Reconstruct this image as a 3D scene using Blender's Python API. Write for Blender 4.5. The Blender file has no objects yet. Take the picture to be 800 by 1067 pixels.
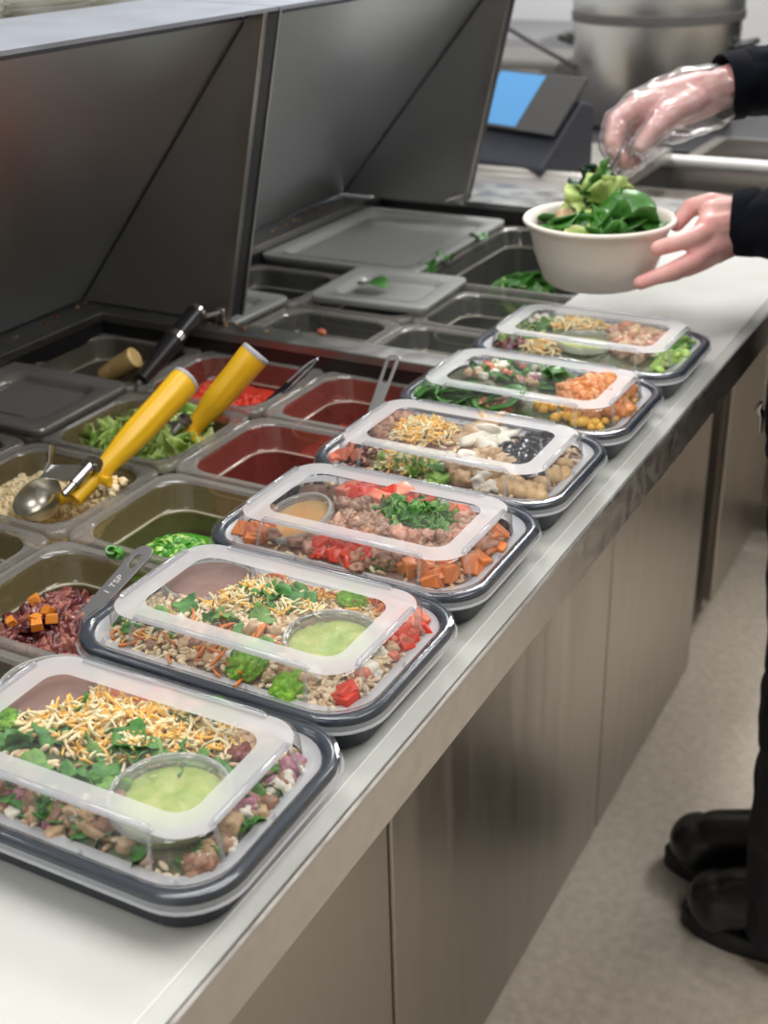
import bpy, bmesh, math, random
from mathutils import Vector, Matrix, noise
random.seed(7)
H = 0.9                       # height of the cutting board top above the floor
sc = bpy.context.scene
COL = sc.collection
R = math.radians
PI = math.pi

# ---------------------------------------------------------------- camera
CR = Vector((0.87838958, 0.47725024, -0.02576733))
CU = Vector((-0.19387611, 0.40507396, 0.89349155))
CW = Vector((-0.43685673, 0.77983799, -0.44834016))
CP = Vector((0.3045984, -0.27772828, 0.47517138 + H))
FPX = 1294.16
def at(px, py, t):
    """the point of the place seen at that pixel, t metres deep"""
    return CP + t * (CW + CR * ((px - 400) / FPX) - CU * ((py - 533.5) / FPX))

cam = bpy.data.cameras.new('camera'); co = bpy.data.objects.new('camera', cam); COL.objects.link(co)
M = Matrix((( CR.x, CU.x, -CW.x), (CR.y, CU.y, -CW.y), (CR.z, CU.z, -CW.z))).to_4x4()
M.translation = CP
co.matrix_world = M
cam.sensor_fit = 'VERTICAL'; cam.sensor_height = 36; cam.lens = FPX / 1067 * 36
cam.clip_start = 0.02
cam.dof.use_dof = True; cam.dof.focus_distance = 0.86; cam.dof.aperture_fstop = 9.0
sc.camera = co
sc.view_settings.view_transform = 'Standard'
try: sc.view_settings.look = 'None'
except Exception: pass
sc.view_settings.gamma = 1; sc.view_settings.use_curve_mapping = False
sc.view_settings.exposure = 0.08
sc.cycles.max_bounces = 10; sc.cycles.transparent_max_bounces = 24
sc.cycles.caustics_reflective = False; sc.cycles.caustics_refractive = False
sc.cycles.sample_clamp_indirect = 4
sc.cycles.use_denoising = True

# ---------------------------------------------------------------- materials
def mat(name, col, rough=0.5, metal=0.0, spec=0.5, noise_amt=0.0, noise_scale=50, col2=None, bump=0.0, bump_scale=200,
        stretch=(1, 1, 1), sss=0.0, coat=0.0, detail=4, ramp=(0.35, 0.65), rough2=None, trans=0.0):
    m = bpy.data.materials.new(name); m.use_nodes = True
    nt = m.node_tree; b = nt.nodes['Principled BSDF']
    b.inputs['Base Color'].default_value = (*col, 1)
    b.inputs['Roughness'].default_value = rough
    b.inputs['Metallic'].default_value = metal
    b.inputs['Specular IOR Level'].default_value = spec
    if sss:
        b.inputs['Subsurface Weight'].default_value = sss
        b.inputs['Subsurface Radius'].default_value = (0.6, 0.3, 0.15)
        b.inputs['Subsurface Scale'].default_value = 0.006
    if coat: b.inputs['Coat Weight'].default_value = coat
    if trans: b.inputs['Transmission Weight'].default_value = trans
    if col2 or bump or rough2 is not None:
        tc = nt.nodes.new('ShaderNodeTexCoord'); mp = nt.nodes.new('ShaderNodeMapping')
        mp.inputs['Scale'].default_value = stretch
        nt.links.new(tc.outputs['Object'], mp.inputs['Vector'])
    if col2 or rough2 is not None:
        n = nt.nodes.new('ShaderNodeTexNoise'); n.inputs['Scale'].default_value = noise_scale
        n.inputs['Detail'].default_value = detail
        nt.links.new(mp.outputs[0], n.inputs['Vector'])
        r = nt.nodes.new('ShaderNodeMapRange'); r.inputs[1].default_value = ramp[0]; r.inputs[2].default_value = ramp[1]
        nt.links.new(n.outputs['Fac'], r.inputs[0])
        if col2:
            mx = nt.nodes.new('ShaderNodeMix'); mx.data_type = 'RGBA'
            mx.inputs[6].default_value = (*col, 1); mx.inputs[7].default_value = (*col2, 1)
            nt.links.new(r.outputs[0], mx.inputs[0]); nt.links.new(mx.outputs[2], b.inputs['Base Color'])
        if rough2 is not None:
            r2 = nt.nodes.new('ShaderNodeMapRange'); r2.inputs[3].default_value = rough; r2.inputs[4].default_value = rough2
            nt.links.new(r.outputs[0], r2.inputs[0]); nt.links.new(r2.outputs[0], b.inputs['Roughness'])
    if bump:
        n2 = nt.nodes.new('ShaderNodeTexNoise'); n2.inputs['Scale'].default_value = bump_scale; n2.inputs['Detail'].default_value = 3
        nt.links.new(mp.outputs[0], n2.inputs['Vector'])
        bp = nt.nodes.new('ShaderNodeBump'); bp.inputs['Strength'].default_value = bump; bp.inputs['Distance'].default_value = 0.002
        nt.links.new(n2.outputs['Fac'], bp.inputs['Height']); nt.links.new(bp.outputs[0], b.inputs['Normal'])
    return m

def clear(name, tint=(1, 1, 1), body=0.06, bodycol=(0.8, 0.8, 0.8), rough=0.06, gloss=1.0, translucent=0.0, bump=0.0, bump_scale=60):
    """thin clear or frosted plastic: see-through with a faint milky body and a Fresnel gloss"""
    m = bpy.data.materials.new(name); m.use_nodes = True
    nt = m.node_tree; nt.nodes.clear(); L = nt.links.new
    out = nt.nodes.new('ShaderNodeOutputMaterial')
    tr = nt.nodes.new('ShaderNodeBsdfTransparent'); tr.inputs[0].default_value = (*tint, 1)
    df = nt.nodes.new('ShaderNodeBsdfDiffuse'); df.inputs[0].default_value = (*bodycol, 1)
    if translucent:
        tl = nt.nodes.new('ShaderNodeBsdfTranslucent'); tl.inputs[0].default_value = (*bodycol, 1)
        ms = nt.nodes.new('ShaderNodeMixShader'); ms.inputs[0].default_value = translucent
        L(df.outputs[0], ms.inputs[1]); L(tl.outputs[0], ms.inputs[2]); body_out = ms.outputs[0]
    else: body_out = df.outputs[0]
    m1 = nt.nodes.new('ShaderNodeMixShader'); m1.inputs[0].default_value = body
    L(tr.outputs[0], m1.inputs[1]); L(body_out, m1.inputs[2])
    gl = nt.nodes.new('ShaderNodeBsdfGlossy'); gl.inputs['Roughness'].default_value = rough
    fr = nt.nodes.new('ShaderNodeLayerWeight'); fr.inputs[0].default_value = 0.5      # Schlick reflectance, same from both faces
    pw = nt.nodes.new('ShaderNodeMath'); pw.operation = 'POWER'; pw.inputs[1].default_value = 5; L(fr.outputs['Facing'], pw.inputs[0])
    mu = nt.nodes.new('ShaderNodeMath'); mu.operation = 'MULTIPLY_ADD'; mu.inputs[1].default_value = 0.94 * gloss; mu.inputs[2].default_value = 0.045 * gloss
    mu.use_clamp = True; L(pw.outputs[0], mu.inputs[0])
    m2 = nt.nodes.new('ShaderNodeMixShader'); L(mu.outputs[0], m2.inputs[0])
    L(m1.outputs[0], m2.inputs[1]); L(gl.outputs[0], m2.inputs[2]); L(m2.outputs[0], out.inputs[0])
    if bump:
        n2 = nt.nodes.new('ShaderNodeTexNoise'); n2.inputs['Scale'].default_value = bump_scale
        tc = nt.nodes.new('ShaderNodeTexCoord'); L(tc.outputs['Object'], n2.inputs['Vector'])
        bp = nt.nodes.new('ShaderNodeBump'); bp.inputs['Strength'].default_value = bump; bp.inputs['Distance'].default_value = 0.003
        L(n2.outputs['Fac'], bp.inputs['Height']); L(bp.outputs[0], gl.inputs['Normal'])
    return m

def emit(name, col, s):
    m = bpy.data.materials.new(name); m.use_nodes = True
    b = m.node_tree.nodes['Principled BSDF']
    b.inputs['Base Color'].default_value = (*col, 1)
    b.inputs['Emission Color'].default_value = (*col, 1); b.inputs['Emission Strength'].default_value = s
    return m

STEEL = mat('brushed_steel', (0.47, 0.45, 0.43), 0.30, 1.0, rough2=0.42, noise_scale=6, bump=0.05, bump_scale=120, stretch=(1, 12, 12))
STEEL_DOOR = mat('door_steel', (0.41, 0.38, 0.345), 0.30, 1.0, rough2=0.38, noise_scale=3, bump=0.03, bump_scale=150, stretch=(12, 12, 1))
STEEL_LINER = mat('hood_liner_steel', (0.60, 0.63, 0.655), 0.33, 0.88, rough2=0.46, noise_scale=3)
STEEL_END_SHADED = mat('hood_end_steel_shaded', (0.42, 0.42, 0.43), 0.34, 0.9, rough2=0.46, noise_scale=3)  # darker liner steel: weaker light on the end faces put into the colour
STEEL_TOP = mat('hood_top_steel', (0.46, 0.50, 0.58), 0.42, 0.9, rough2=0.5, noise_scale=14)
STEEL_DARK = mat('rail_steel', (0.30, 0.30, 0.295), 0.32, 1.0, rough2=0.5, noise_scale=25)
CHROME = mat('chrome', (0.75, 0.75, 0.74), 0.12, 1.0)
UTENSIL = mat('utensil_steel', (0.5, 0.5, 0.5), 0.22, 1.0, bump=0.05, bump_scale=300)
BLACK_WELL = mat('well_black', (0.014, 0.014, 0.015), 0.35, bump=0.1, bump_scale=80)
GASKET = mat('gasket_black', (0.02, 0.021, 0.025), 0.45)
BLACK_PLASTIC = mat('container_black', (0.020, 0.028, 0.042), 0.24)
BOARD = mat('board_white', (0.62, 0.635, 0.61), 0.42, noise_scale=9, col2=(0.56, 0.565, 0.52), ramp=(0.45, 0.8), bump=0.12, bump_scale=240, detail=6)

# ---------------------------------------------------------------- object helpers
def tag(o, label=None, cat=None, group=None, kind=None):
    if label: o['label'] = label
    if cat: o['category'] = cat
    if group: o['group'] = group
    if kind: o['kind'] = kind
    return o
def empty(name, loc=(0, 0, 0), rz=0, label=None, cat=None, group=None):
    o = bpy.data.objects.new(name, None); COL.objects.link(o); o.empty_display_size = 0.02
    o.location = loc; o.rotation_euler = (0, 0, rz)
    return tag(o, label, cat, group)
class MB:
    """collects polygons of several shapes and materials; build() links them as one mesh object"""
    def __init__(s): s.v = []; s.f = []; s.m = []
    def add(s, vs, fs, mi=0):
        k = len(s.v); s.v.extend([tuple(v) for v in vs]); s.f.extend([tuple(i + k for i in f) for f in fs]); s.m.extend([mi] * len(fs))
    def box(s, a, b, mi=0):
        x0, y0, z0 = a; x1, y1, z1 = b
        s.add([(x0, y0, z0), (x1, y0, z0), (x1, y1, z0), (x0, y1, z0), (x0, y0, z1), (x1, y0, z1), (x1, y1, z1), (x0, y1, z1)],
              [(0, 3, 2, 1), (4, 5, 6, 7), (0, 1, 5, 4), (1, 2, 6, 5), (2, 3, 7, 6), (3, 0, 4, 7)], mi)
    def loft(s, rings, mi=0, cap0=True, cap1=True, closed=True):
        n = len(rings[0]); vs = [p for r in rings for p in r]; fs = []
        for i in range(len(rings) - 1):
            for j in range(n if closed else n - 1):
                a = i * n + j; b = i * n + (j + 1) % n
                fs.append((a, b, b + n, a + n))
        if cap0: fs.append(tuple(range(n))[::-1])
        if cap1: fs.append(tuple((len(rings) - 1) * n + j for j in range(n)))
        s.add(vs, fs, mi)
    def tube(s, pts, rad, n=10, mi=0, sx=1.0, up=None):
        pts = [Vector(p) for p in pts]; rs = rad if isinstance(rad, (list, tuple)) else [rad] * len(pts)
        rings = []; nrm = None
        for i, p in enumerate(pts):
            d = (pts[min(i + 1, len(pts) - 1)] - pts[max(i - 1, 0)]).normalized()
            if nrm is None:
                u = Vector(up) if up else (Vector((0, 0, 1)) if abs(d.z) < 0.9 else Vector((1, 0, 0)))
                nrm = (u - d * u.dot(d)).normalized()
            else: nrm = (nrm - d * nrm.dot(d)).normalized()
            bi = d.cross(nrm)
            rings.append([p + nrm * (math.cos(2 * PI * k / n) * rs[i]) + bi * (math.sin(2 * PI * k / n) * rs[i] * sx) for k in range(n)])
        s.loft(rings, mi)
    def lathe(s, prof, n=32, mi=0, c=(0, 0, 0), close=False):
        rings = [[(c[0] + r * math.cos(2 * PI * k / n), c[1] + r * math.sin(2 * PI * k / n), c[2] + z) for k in range(n)] for r, z in prof]
        s.loft(rings, mi, cap0=not close and prof[0][0] > 1e-5, cap1=not close and prof[-1][0] > 1e-5)
    def build(s, name, mats, parent=None, smooth=None, loc=None, bevel=0, solid=0, subsurf=0, weld=False):
        me = bpy.data.meshes.new(name); me.from_pydata(s.v, [], s.f)
        mats = mats if isinstance(mats, (list, tuple)) else [mats]
        for m in mats: me.materials.append(m)
        if len(mats) > 1: me.polygons.foreach_set('material_index', s.m)
        bm = bmesh.new(); bm.from_mesh(me)
        if weld: bmesh.ops.remove_doubles(bm, verts=bm.verts, dist=1e-6)
        bmesh.ops.recalc_face_normals(bm, faces=bm.faces)
        bm.to_mesh(me); bm.free()
        o = bpy.data.objects.new(name, me); COL.objects.link(o)
        if smooth is not None:
            me.polygons.foreach_set('use_smooth', [True] * len(me.polygons))
            if smooth < 180: me.set_sharp_from_angle(angle=R(smooth))
        if parent: o.parent = parent
        if loc is not None: o.location = loc
        if bevel:
            b = o.modifiers.new('bevel', 'BEVEL'); b.width = bevel; b.segments = 2; b.limit_method = 'ANGLE'; b.angle_limit = R(40)
        if solid:
            b = o.modifiers.new('solid', 'SOLIDIFY'); b.thickness = solid; b.offset = -1
        if subsurf:
            b = o.modifiers.new('sub', 'SUBSURF'); b.levels = subsurf; b.render_levels = subsurf
        me.update()
        return o
def children(o): return [c for c in bpy.data.objects if c.parent == o]
def copy_tree(o, parent=None):
    c = o.copy(); COL.objects.link(c); c.parent = parent
    for ch in children(o): copy_tree(ch, c)
    return c
def rr(w, l, r, z, seg=8, cx=0, cy=0):
    """rounded rectangle ring"""
    pts = []
    for sx, sy, a0 in ((1, 1, 0), (-1, 1, 90), (-1, -1, 180), (1, -1, 270)):
        for k in range(seg + 1):
            a = R(a0 + 90 * k / seg)
            pts.append((cx + sx * (w / 2 - r) + r * math.cos(a), cy + sy * (l / 2 - r) + r * math.sin(a), z))
    return pts
def quick_box(name, a, b, m, parent=None, bevel=0, loc=None):
    q = MB(); q.box(a, b); return q.build(name, m, parent, bevel=bevel, loc=loc)
# ---------------------------------------------------------------- the room
FLOOR = mat('floor_speckled', (0.64, 0.57, 0.48), 0.45, noise_scale=60, col2=(0.50, 0.44, 0.36), ramp=(0.3, 0.7), bump=0.05, bump_scale=60, detail=8)
WALLW = mat('wall_paint', (0.82, 0.83, 0.85), 0.7)
CEIL = mat('ceiling_tile', (0.8, 0.8, 0.78), 0.9)
def struct(o): o['kind'] = 'structure'; return o
X0, X1, Y0, Y1, ZT = -2.6, 2.4, -2.6, 5.0, 2.7
struct(quick_box('floor', (X0, Y0, -0.1), (X1, Y1, 0), FLOOR))
struct(quick_box('ceiling', (X0, Y0, ZT), (X1, Y1, ZT + 0.1), CEIL))
struct(quick_box('wall_back', (X0, Y1, 0), (X1, Y1 + 0.1, ZT), WALLW))
struct(quick_box('wall_front', (X0, Y0 - 0.1, 0), (X1, Y0, ZT), WALLW))
struct(quick_box('wall_left', (X0 - 0.1, Y0, 0), (X0, Y1, ZT), WALLW))
struct(quick_box('wall_right', (X1, Y0, 0), (X1 + 0.1, Y1, ZT), mat('wall_paint_beige', (0.50, 0.46, 0.40), 0.7)))
# ceiling light panels (the place's fluorescent troffers)
def area(x, y, sx, sy, e, col=(1, 0.985, 0.965)):
    l = bpy.data.lights.new('ceiling_light', 'AREA'); l.shape = 'RECTANGLE'; l.size = sx; l.size_y = sy
    l.energy = e; l.color = col
    o = bpy.data.objects.new('ceiling_light', l); COL.objects.link(o); o.location = (x, y, ZT - 0.03)
    return o
for x, y, e in ((-0.55, 0.7, 15), (0.9, 0.6, 24), (-0.7, 2.9, 58), (0.9, 2.7, 34), (-0.3, -1.3, 12), (-1.9, -0.5, 12)):
    area(x, y, 0.55, 1.15, e)
w = bpy.data.worlds.new('world'); sc.world = w; w.use_nodes = True
w.node_tree.nodes['Background'].inputs[0].default_value = (0.8, 0.85, 0.9, 1)
w.node_tree.nodes['Background'].inputs[1].default_value = 0.3
# ---------------------------------------------------------------- refrigerated prep table
YA, YB = -0.75, 1.74           # near and far end of the table
TX0 = -0.90                    # back of the table
FX = -0.165                    # plane of the doors
table = empty('prep_table', (-0.5, 0.5, 0), 0, 'stainless refrigerated prep table with open lids and two wells of food pans', 'prep table')
def P(mb, name, m, **k):
    """part of the table, given in world coordinates"""
    o = mb.build(name, m, table, **k); o.location = (0.5, -0.5, 0) if k.get('loc') is None else k['loc']; return o
# cabinet carcass
q = MB(); q.box((TX0, YA, 0.10), (FX - 0.022, YB, H - 0.25)); P(q, 'cabinet_body', STEEL_DOOR)
q = MB(); q.box((TX0 + .04, YA + .05, 0.0), (FX - 0.07, YB - .05, 0.10)); P(q, 'toe_kick', BLACK_WELL)
# doors
edges = [-0.74, -0.10, 0.553, 1.218, 1.735]
for a, b in zip(edges[:-1], edges[1:]):
    q = MB(); q.box((FX - 0.02, a + .003, 0.03), (FX, b - .003, H - 0.075)); P(q, 'door', STEEL_DOOR, bevel=0.003)
# apron under the board: lip, front face
q = MB()
prof = [(-0.235, -0.0135), (0.0035, -0.0135), (0.0035, -0.003), (0.006, -0.001), (0.0085, -0.003), (0.0085, -0.042), (FX - .02, -0.06), (-0.235, -0.06)]
q.loft([[(x, y, z + H) for x, z in prof] for y in (YA, YB)])
P(q, 'front_rail', STEEL, bevel=0.0008)
# top frame of the wells: ledges in steel, black inner walls
W1 = (0.0, 0.867); W2 = (0.905, 1.60)
WXL, WXR = -0.735, -0.236
zt = H + 0.010
q = MB()
q.box((TX0, YA, zt - .012), (WXL, YB, zt))
q.box((WXL, W1[1], zt - .012), (WXR, W2[0], zt))
q.box((WXL, W2[1], zt - .012), (WXR, YB, zt))
q.box((WXL, YA, zt - .012), (WXR, W1[0], zt))
P(q, 'top_frame', STEEL_DARK, bevel=0.002)
q = MB()
for a, b in (W1, W2):
    q.box((WXL - .012, a - .012, H - .20), (WXL, b + .012, H - .002)); q.box((WXR, a - .012, H - .20), (WXR + .012, b + .012, H - .014))
    q.box((WXL, a - .012, H - .20), (WXR, a, H - .002)); q.box((WXL, b, H - .20), (WXR, b + .012, H - .002))
    q.box((WXL, a, H - .215), (WXR, b, H - .20))
P(q, 'well_liner', BLACK_WELL)
# perforated air panel on the far wall of the near well
def perforated():
    m = mat('perforated_panel', (0.40, 0.33, 0.29), 0.4, 0.6)
    nt = m.node_tree; L = nt.links.new; b = nt.nodes['Principled BSDF']
    tc = nt.nodes.new('ShaderNodeTexCoord'); sep = nt.nodes.new('ShaderNodeSeparateXYZ'); L(tc.outputs['Object'], sep.inputs[0])
    def cell(o, scale):
        a = nt.nodes.new('ShaderNodeMath'); a.operation = 'MULTIPLY'; a.inputs[1].default_value = scale; L(o, a.inputs[0])
        f = nt.nodes.new('ShaderNodeMath'); f.operation = 'FRACT'; L(a.outputs[0], f.inputs[0])
        s_ = nt.nodes.new('ShaderNodeMath'); s_.operation = 'SUBTRACT'; s_.inputs[1].default_value = 0.5; L(f.outputs[0], s_.inputs[0])
        p = nt.nodes.new('ShaderNodeMath'); p.operation = 'POWER'; p.inputs[1].default_value = 2; L(s_.outputs[0], p.inputs[0]); return p.outputs[0]
    ad = nt.nodes.new('ShaderNodeMath'); L(cell(sep.outputs['X'], 36), ad.inputs[0]); L(cell(sep.outputs['Z'], 45), ad.inputs[1])
    lt = nt.nodes.new('ShaderNodeMath'); lt.operation = 'LESS_THAN'; lt.inputs[1].default_value = 0.05; L(ad.outputs[0], lt.inputs[0])
    mx = nt.nodes.new('ShaderNodeMix'); mx.data_type = 'RGBA'; mx.inputs[6].default_value = (0.40, 0.33, 0.29, 1); mx.inputs[7].default_value = (0.01, 0.01, 0.01, 1)
    L(lt.outputs[0], mx.inputs[0]); L(mx.outputs[2], b.inputs['Base Color'])
    return m
q = MB(); q.box((WXL + .01, W1[1] - .006, H - .16), (WXR - .01, W1[1] - .001, H - .045)); P(q, 'air_panel', perforated())
# hoods (open, hinged along the back ledge)
PB, PF, PT, PU = (-0.79, 0.012), (-0.560, 0.012), (-0.478, 0.366), (-0.508, 0.354)   # back bottom, front bottom, front top, inner corner top
def hood(y0, y1):
    q = MB(); t = 0.003
    # sloped inner back face, end panels
    def slab(poly, ya, yb, mi=0): q.loft([[(x, y, z + H) for x, z in poly] for y in (ya, yb)], mi)
    dx = (PT[0] - PF[0]) / 0.354
    slab([PB, PU, (PU[0] - .004, PU[1] + .004), (PB[0] - .004, PB[1] + .004)], y0, y1)
    q2 = MB()
    q2.loft([[(x, y, z + H) for x, z in (PB, PF, PT, PU)] for y in (y1 - .004, y1)])
    q3 = MB(); q3.loft([[(x, y, z + H) for x, z in (PB, PF, PT, PU)] for y in (y0, y0 + .004)])
    h = q.build('hood', STEEL_LINER, table, loc=(0.5, -0.5, 0))
    def hp(mb, name, m, **k):
        return mb.build(name, m, h, **k)
    hp(q2, 'end_panel', STEEL_END_SHADED); hp(q3, 'end_panel', STEEL_END_SHADED)
    q = MB(); q.tube([(PB[0] + .002, y1 - .0045, PB[1] + H + .001), (PU[0] + .001, y1 - .0045, PU[1] + H - .002)], .0011, 6); hp(q, 'corner_seam', GASKET)
    # outer shell and top lip
    q = MB()
    q.loft([[(x, y, z + H) for x, z in ((PT[0], PT[1] - .004), (PT[0], PT[1]), (-0.640, 0.372), (-0.70, 0.350), (-0.86, 0.05), (-0.83, 0.012), (-0.80, 0.012), (-0.80, .03), (-0.69, .34), (-0.64, .366))] for y in (y0 - .002, y1 + .02)])
    hp(q, 'outer_shell', STEEL_TOP)
    # folded flange and black gasket on the end
    q = MB()
    for ya, yb in ((y1 - .0045, y1 + .001),):
        q.loft([[(x, y, z + H) for x, z in ((PF[0] - .014, PF[1]), (PF[0], PF[1]), PT, (PT[0] - .014, PT[1] - .004))] for y in (ya - .002, yb)])
    hp(q, 'edge_flange', STEEL)
    q = MB()
    q.loft([[(x, y, z + H) for x, z in ((PF[0] - .03, PF[1] + .004), (PF[0] - .001, PF[1] + .004), (PT[0] - .001, PT[1] - .006), (PT[0] - .03, PT[1] - .006))] for y in (y1 + .001, y1 + .02)])
    hp(q, 'gasket', GASKET)
    # hinge pin and bracket at the foot of the end panel
    q = MB()
    q.tube([(-.588, y1 - .022, H + .020), (-.572, y1 - .010, H + .024), (-.566, y1 - .006, H + .025)], [.0032, .0035, .0035], 12)
    q.box((-.577, y1 - .010, H + .012), (-.562, y1 + .002, H + .03))
    hp(q, 'hinge_pin', UTENSIL, smooth=40, bevel=.002)
    return h
hood(0.16, 0.90)
hood(0.925, 1.568)

# crumbs along the hinge line
q = MB()
for i in range(90):
    y = random.uniform(0.95, 1.55) if i < 55 else random.uniform(0.5, 0.9); x = -0.775 + random.gauss(0, .010); s = random.uniform(.0012, .0038)
    if i > 75: x, y = random.uniform(-.60, -.5), .888 + random.gauss(0, .007)
    q.box((x, y, zt), (x + s * random.uniform(.6, 1.6), y + s, zt + s * .7), random.choice((0, 0, 1)))
tag(q.build('bread_crumbs', [mat('crumb', (.55, .36, .16), .8), mat('crumb_brown', (.22, .08, .03), .8)]), 'tan and brown food crumbs scattered along the rear hinge ledge', 'crumbs', kind='stuff')

# cutting board
bx0, bx1 = -0.2345, 0.0025
q = MB()
prof = [(bx0, -.0130), (bx1, -.0130), (bx1, -.004), (bx1 - .010, 0), (bx0 + .003, 0), (bx0, -.003)]
q.loft([[(x, y, z + H) for x, z in prof] for y in (YA + .02, 1.73)])
o = q.build('cutting_board', BOARD); q = MB(); q.tube([(bx1 - .0100, YA + .02, H + .0001), (bx1 - .0100, 1.73, H + .0001)], .00045, 6); q.build('edge_highlight', mat('board_edge_highlight', (.9, .9, .9), .5), o); tag(o, 'long white plastic cutting board along the front of the prep table', 'cutting board')  # pale tube on the chamfer is a painted highlight of the bevel
# ---------------------------------------------------------------- food pieces
F = dict(
    cheese=mat('cheese_yellow', (0.95, 0.56, 0.12), 0.45), cheesew=mat('cheese_white', (0.93, 0.82, 0.52), 0.45),
    rice=mat('rice_grain', (0.80, 0.66, 0.46), 0.5), riced=mat('rice_brown', (0.58, 0.40, 0.24), 0.5),
    cil=mat('cilantro_green', (0.035, 0.17, 0.03), 0.5, col2=(0.10, 0.30, 0.05), noise_scale=120), cil2=mat('herb_light', (0.16, 0.33, 0.07), 0.5),
    spin=mat('spinach_green', (0.035, 0.15, 0.02), 0.35, col2=(0.06, 0.22, 0.03), noise_scale=60),
    lett=mat('lettuce_green', (0.36, 0.52, 0.12), 0.45, col2=(0.58, 0.68, 0.26), noise_scale=60), lettd=mat('lettuce_dark', (0.20, 0.36, 0.06), 0.45),
    broc=mat('broccoli_crown', (0.11, 0.34, 0.02), 0.6, col2=(0.30, 0.56, 0.05), noise_scale=220), brocs=mat('broccoli_stem', (0.32, 0.55, 0.10), 0.4),
    tom=mat('tomato_red', (0.70, 0.06, 0.035), 0.25), tomp=mat('tomato_pink', (0.72, 0.22, 0.14), 0.3),
    car=mat('carrot_orange', (0.72, 0.22, 0.06), 0.4), swp=mat('sweet_potato', (0.75, 0.26, 0.03), 0.4),
    meat=mat('meat_brown', (0.26, 0.13, 0.08), 0.4, col2=(0.42, 0.24, 0.16), noise_scale=150, bump=.4, bump_scale=400),
    pork=mat('pulled_pork', (0.45, 0.20, 0.13), 0.4, col2=(0.60, 0.34, 0.25), noise_scale=90, bump=.4, bump_scale=300),
    chick=mat('chicken', (0.62, 0.45, 0.28), 0.45, col2=(0.42, 0.26, 0.13), noise_scale=110, bump=.4, bump_scale=250),
    cpea=mat('chickpea', (0.62, 0.42, 0.22), 0.4), bean=mat('kidney_bean', (0.18, 0.035, 0.025), 0.2), bbean=mat('black_bean', (0.025, 0.015, 0.015), 0.25),
    olive=mat('olive_black', (0.02, 0.022, 0.035), 0.2), corn=mat('corn_yellow', (0.85, 0.48, 0.05), 0.3),
    salsa=mat('seasoned_orange', (0.60, 0.20, 0.06), 0.35, col2=(0.75, 0.34, 0.13), noise_scale=150, bump=.5, bump_scale=300),
    bac=mat('bacon_red', (0.16, 0.035, 0.03), 0.32, col2=(0.27, 0.09, 0.075), noise_scale=150), bac2=mat('bacon_dark', (0.10, 0.02, 0.025), 0.3), bac3=mat('bacon_pink', (0.36, 0.13, 0.10), 0.35),
    scal=mat('scallion_green', (0.07, 0.30, 0.03), 0.3), scal2=mat('scallion_pale', (0.40, 0.62, 0.15), 0.3),
    onion=mat('red_onion', (0.40, 0.16, 0.22), 0.3), feta=mat('feta_white', (0.80, 0.76, 0.66), 0.6),
    guac=mat('guacamole', (0.34, 0.50, 0.08), 0.4, col2=(0.60, 0.64, 0.18), noise_scale=70, bump=.6, bump_scale=180),
    bsauce=mat('sauce_brown', (0.34, 0.15, 0.11), 0.35, col2=(0.40, 0.20, 0.15), noise_scale=60),
    osauce=mat('sauce_orange', (0.72, 0.32, 0.07), 0.25, col2=(0.60, 0.38, 0.12), noise_scale=60),
    hum=mat('mash_cream', (0.95, 0.79, 0.50), 0.6, bump=.6, bump_scale=350),
)
def mk(fn):
    bm = bmesh.new(); fn(bm); vs = [v.co.copy() for v in bm.verts]; bm.verts.index_update()
    fs = [tuple(v.index for v in f.verts) for f in bm.faces]; bm.free(); return vs, fs
def t_shred(rng, L=1.0, r=0.078, curl=2.4, seg=6, n=5):
    q = MB(); pts = []; a = rng.uniform(-1, 1) * curl; p = Vector((0, 0, 0)); d = 0; pts.append(p.copy())
    for i in range(seg):
        p = p + Vector((math.cos(d), math.sin(d), rng.uniform(-.25, .25))) * (L / seg); d += a / seg + rng.uniform(-.15, .15); pts.append(p.copy())
    c = sum(pts, Vector()) / len(pts); q.tube([x - c for x in pts], [r * .6] + [r] * (seg - 1) + [r * .5], n, sx=.7)
    return q.v, q.f
def t_grain(sx=1.0, sy=.50, sz=.45, n=7):
    q = MB(); rings = []
    for t in (-.92, -.45, .15, .65, .95):
        rr_ = math.sqrt(max(0, 1 - t * t)); rings.append([(t * sx / 2, math.cos(2 * PI * k / n) * rr_ * sy / 2, math.sin(2 * PI * k / n) * rr_ * sz / 2) for k in range(n)])
    q.loft(rings); return q.v, q.f
def t_chunk(seed, sub=2, amp=.28, sc_=(1, 1, 1), fr=2.2):
    def fn(bm):
        bmesh.ops.create_icosphere(bm, subdivisions=sub, radius=.5)
        for v in bm.verts:
            d = 1 + amp * noise.noise(v.co * fr + Vector((seed * 7.3, seed * 3.1, 0))) + amp * .5 * noise.noise(v.co * fr * 2.7 + Vector((seed, 0, 9)))
            v.co = Vector((v.co.x * sc_[0], v.co.y * sc_[1], v.co.z * sc_[2])) * d * 1.05
    return mk(fn)
def t_dice(rng, j=.12):
    def fn(bm):
        bmesh.ops.create_cube(bm, size=1)
        for v in bm.verts: v.co += Vector([rng.uniform(-j, j) for _ in range(3)])
        bmesh.ops.bevel(bm, geom=list(bm.edges), offset=.1, segments=2, affect='EDGES', profile=.6)
    return mk(fn)
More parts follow.
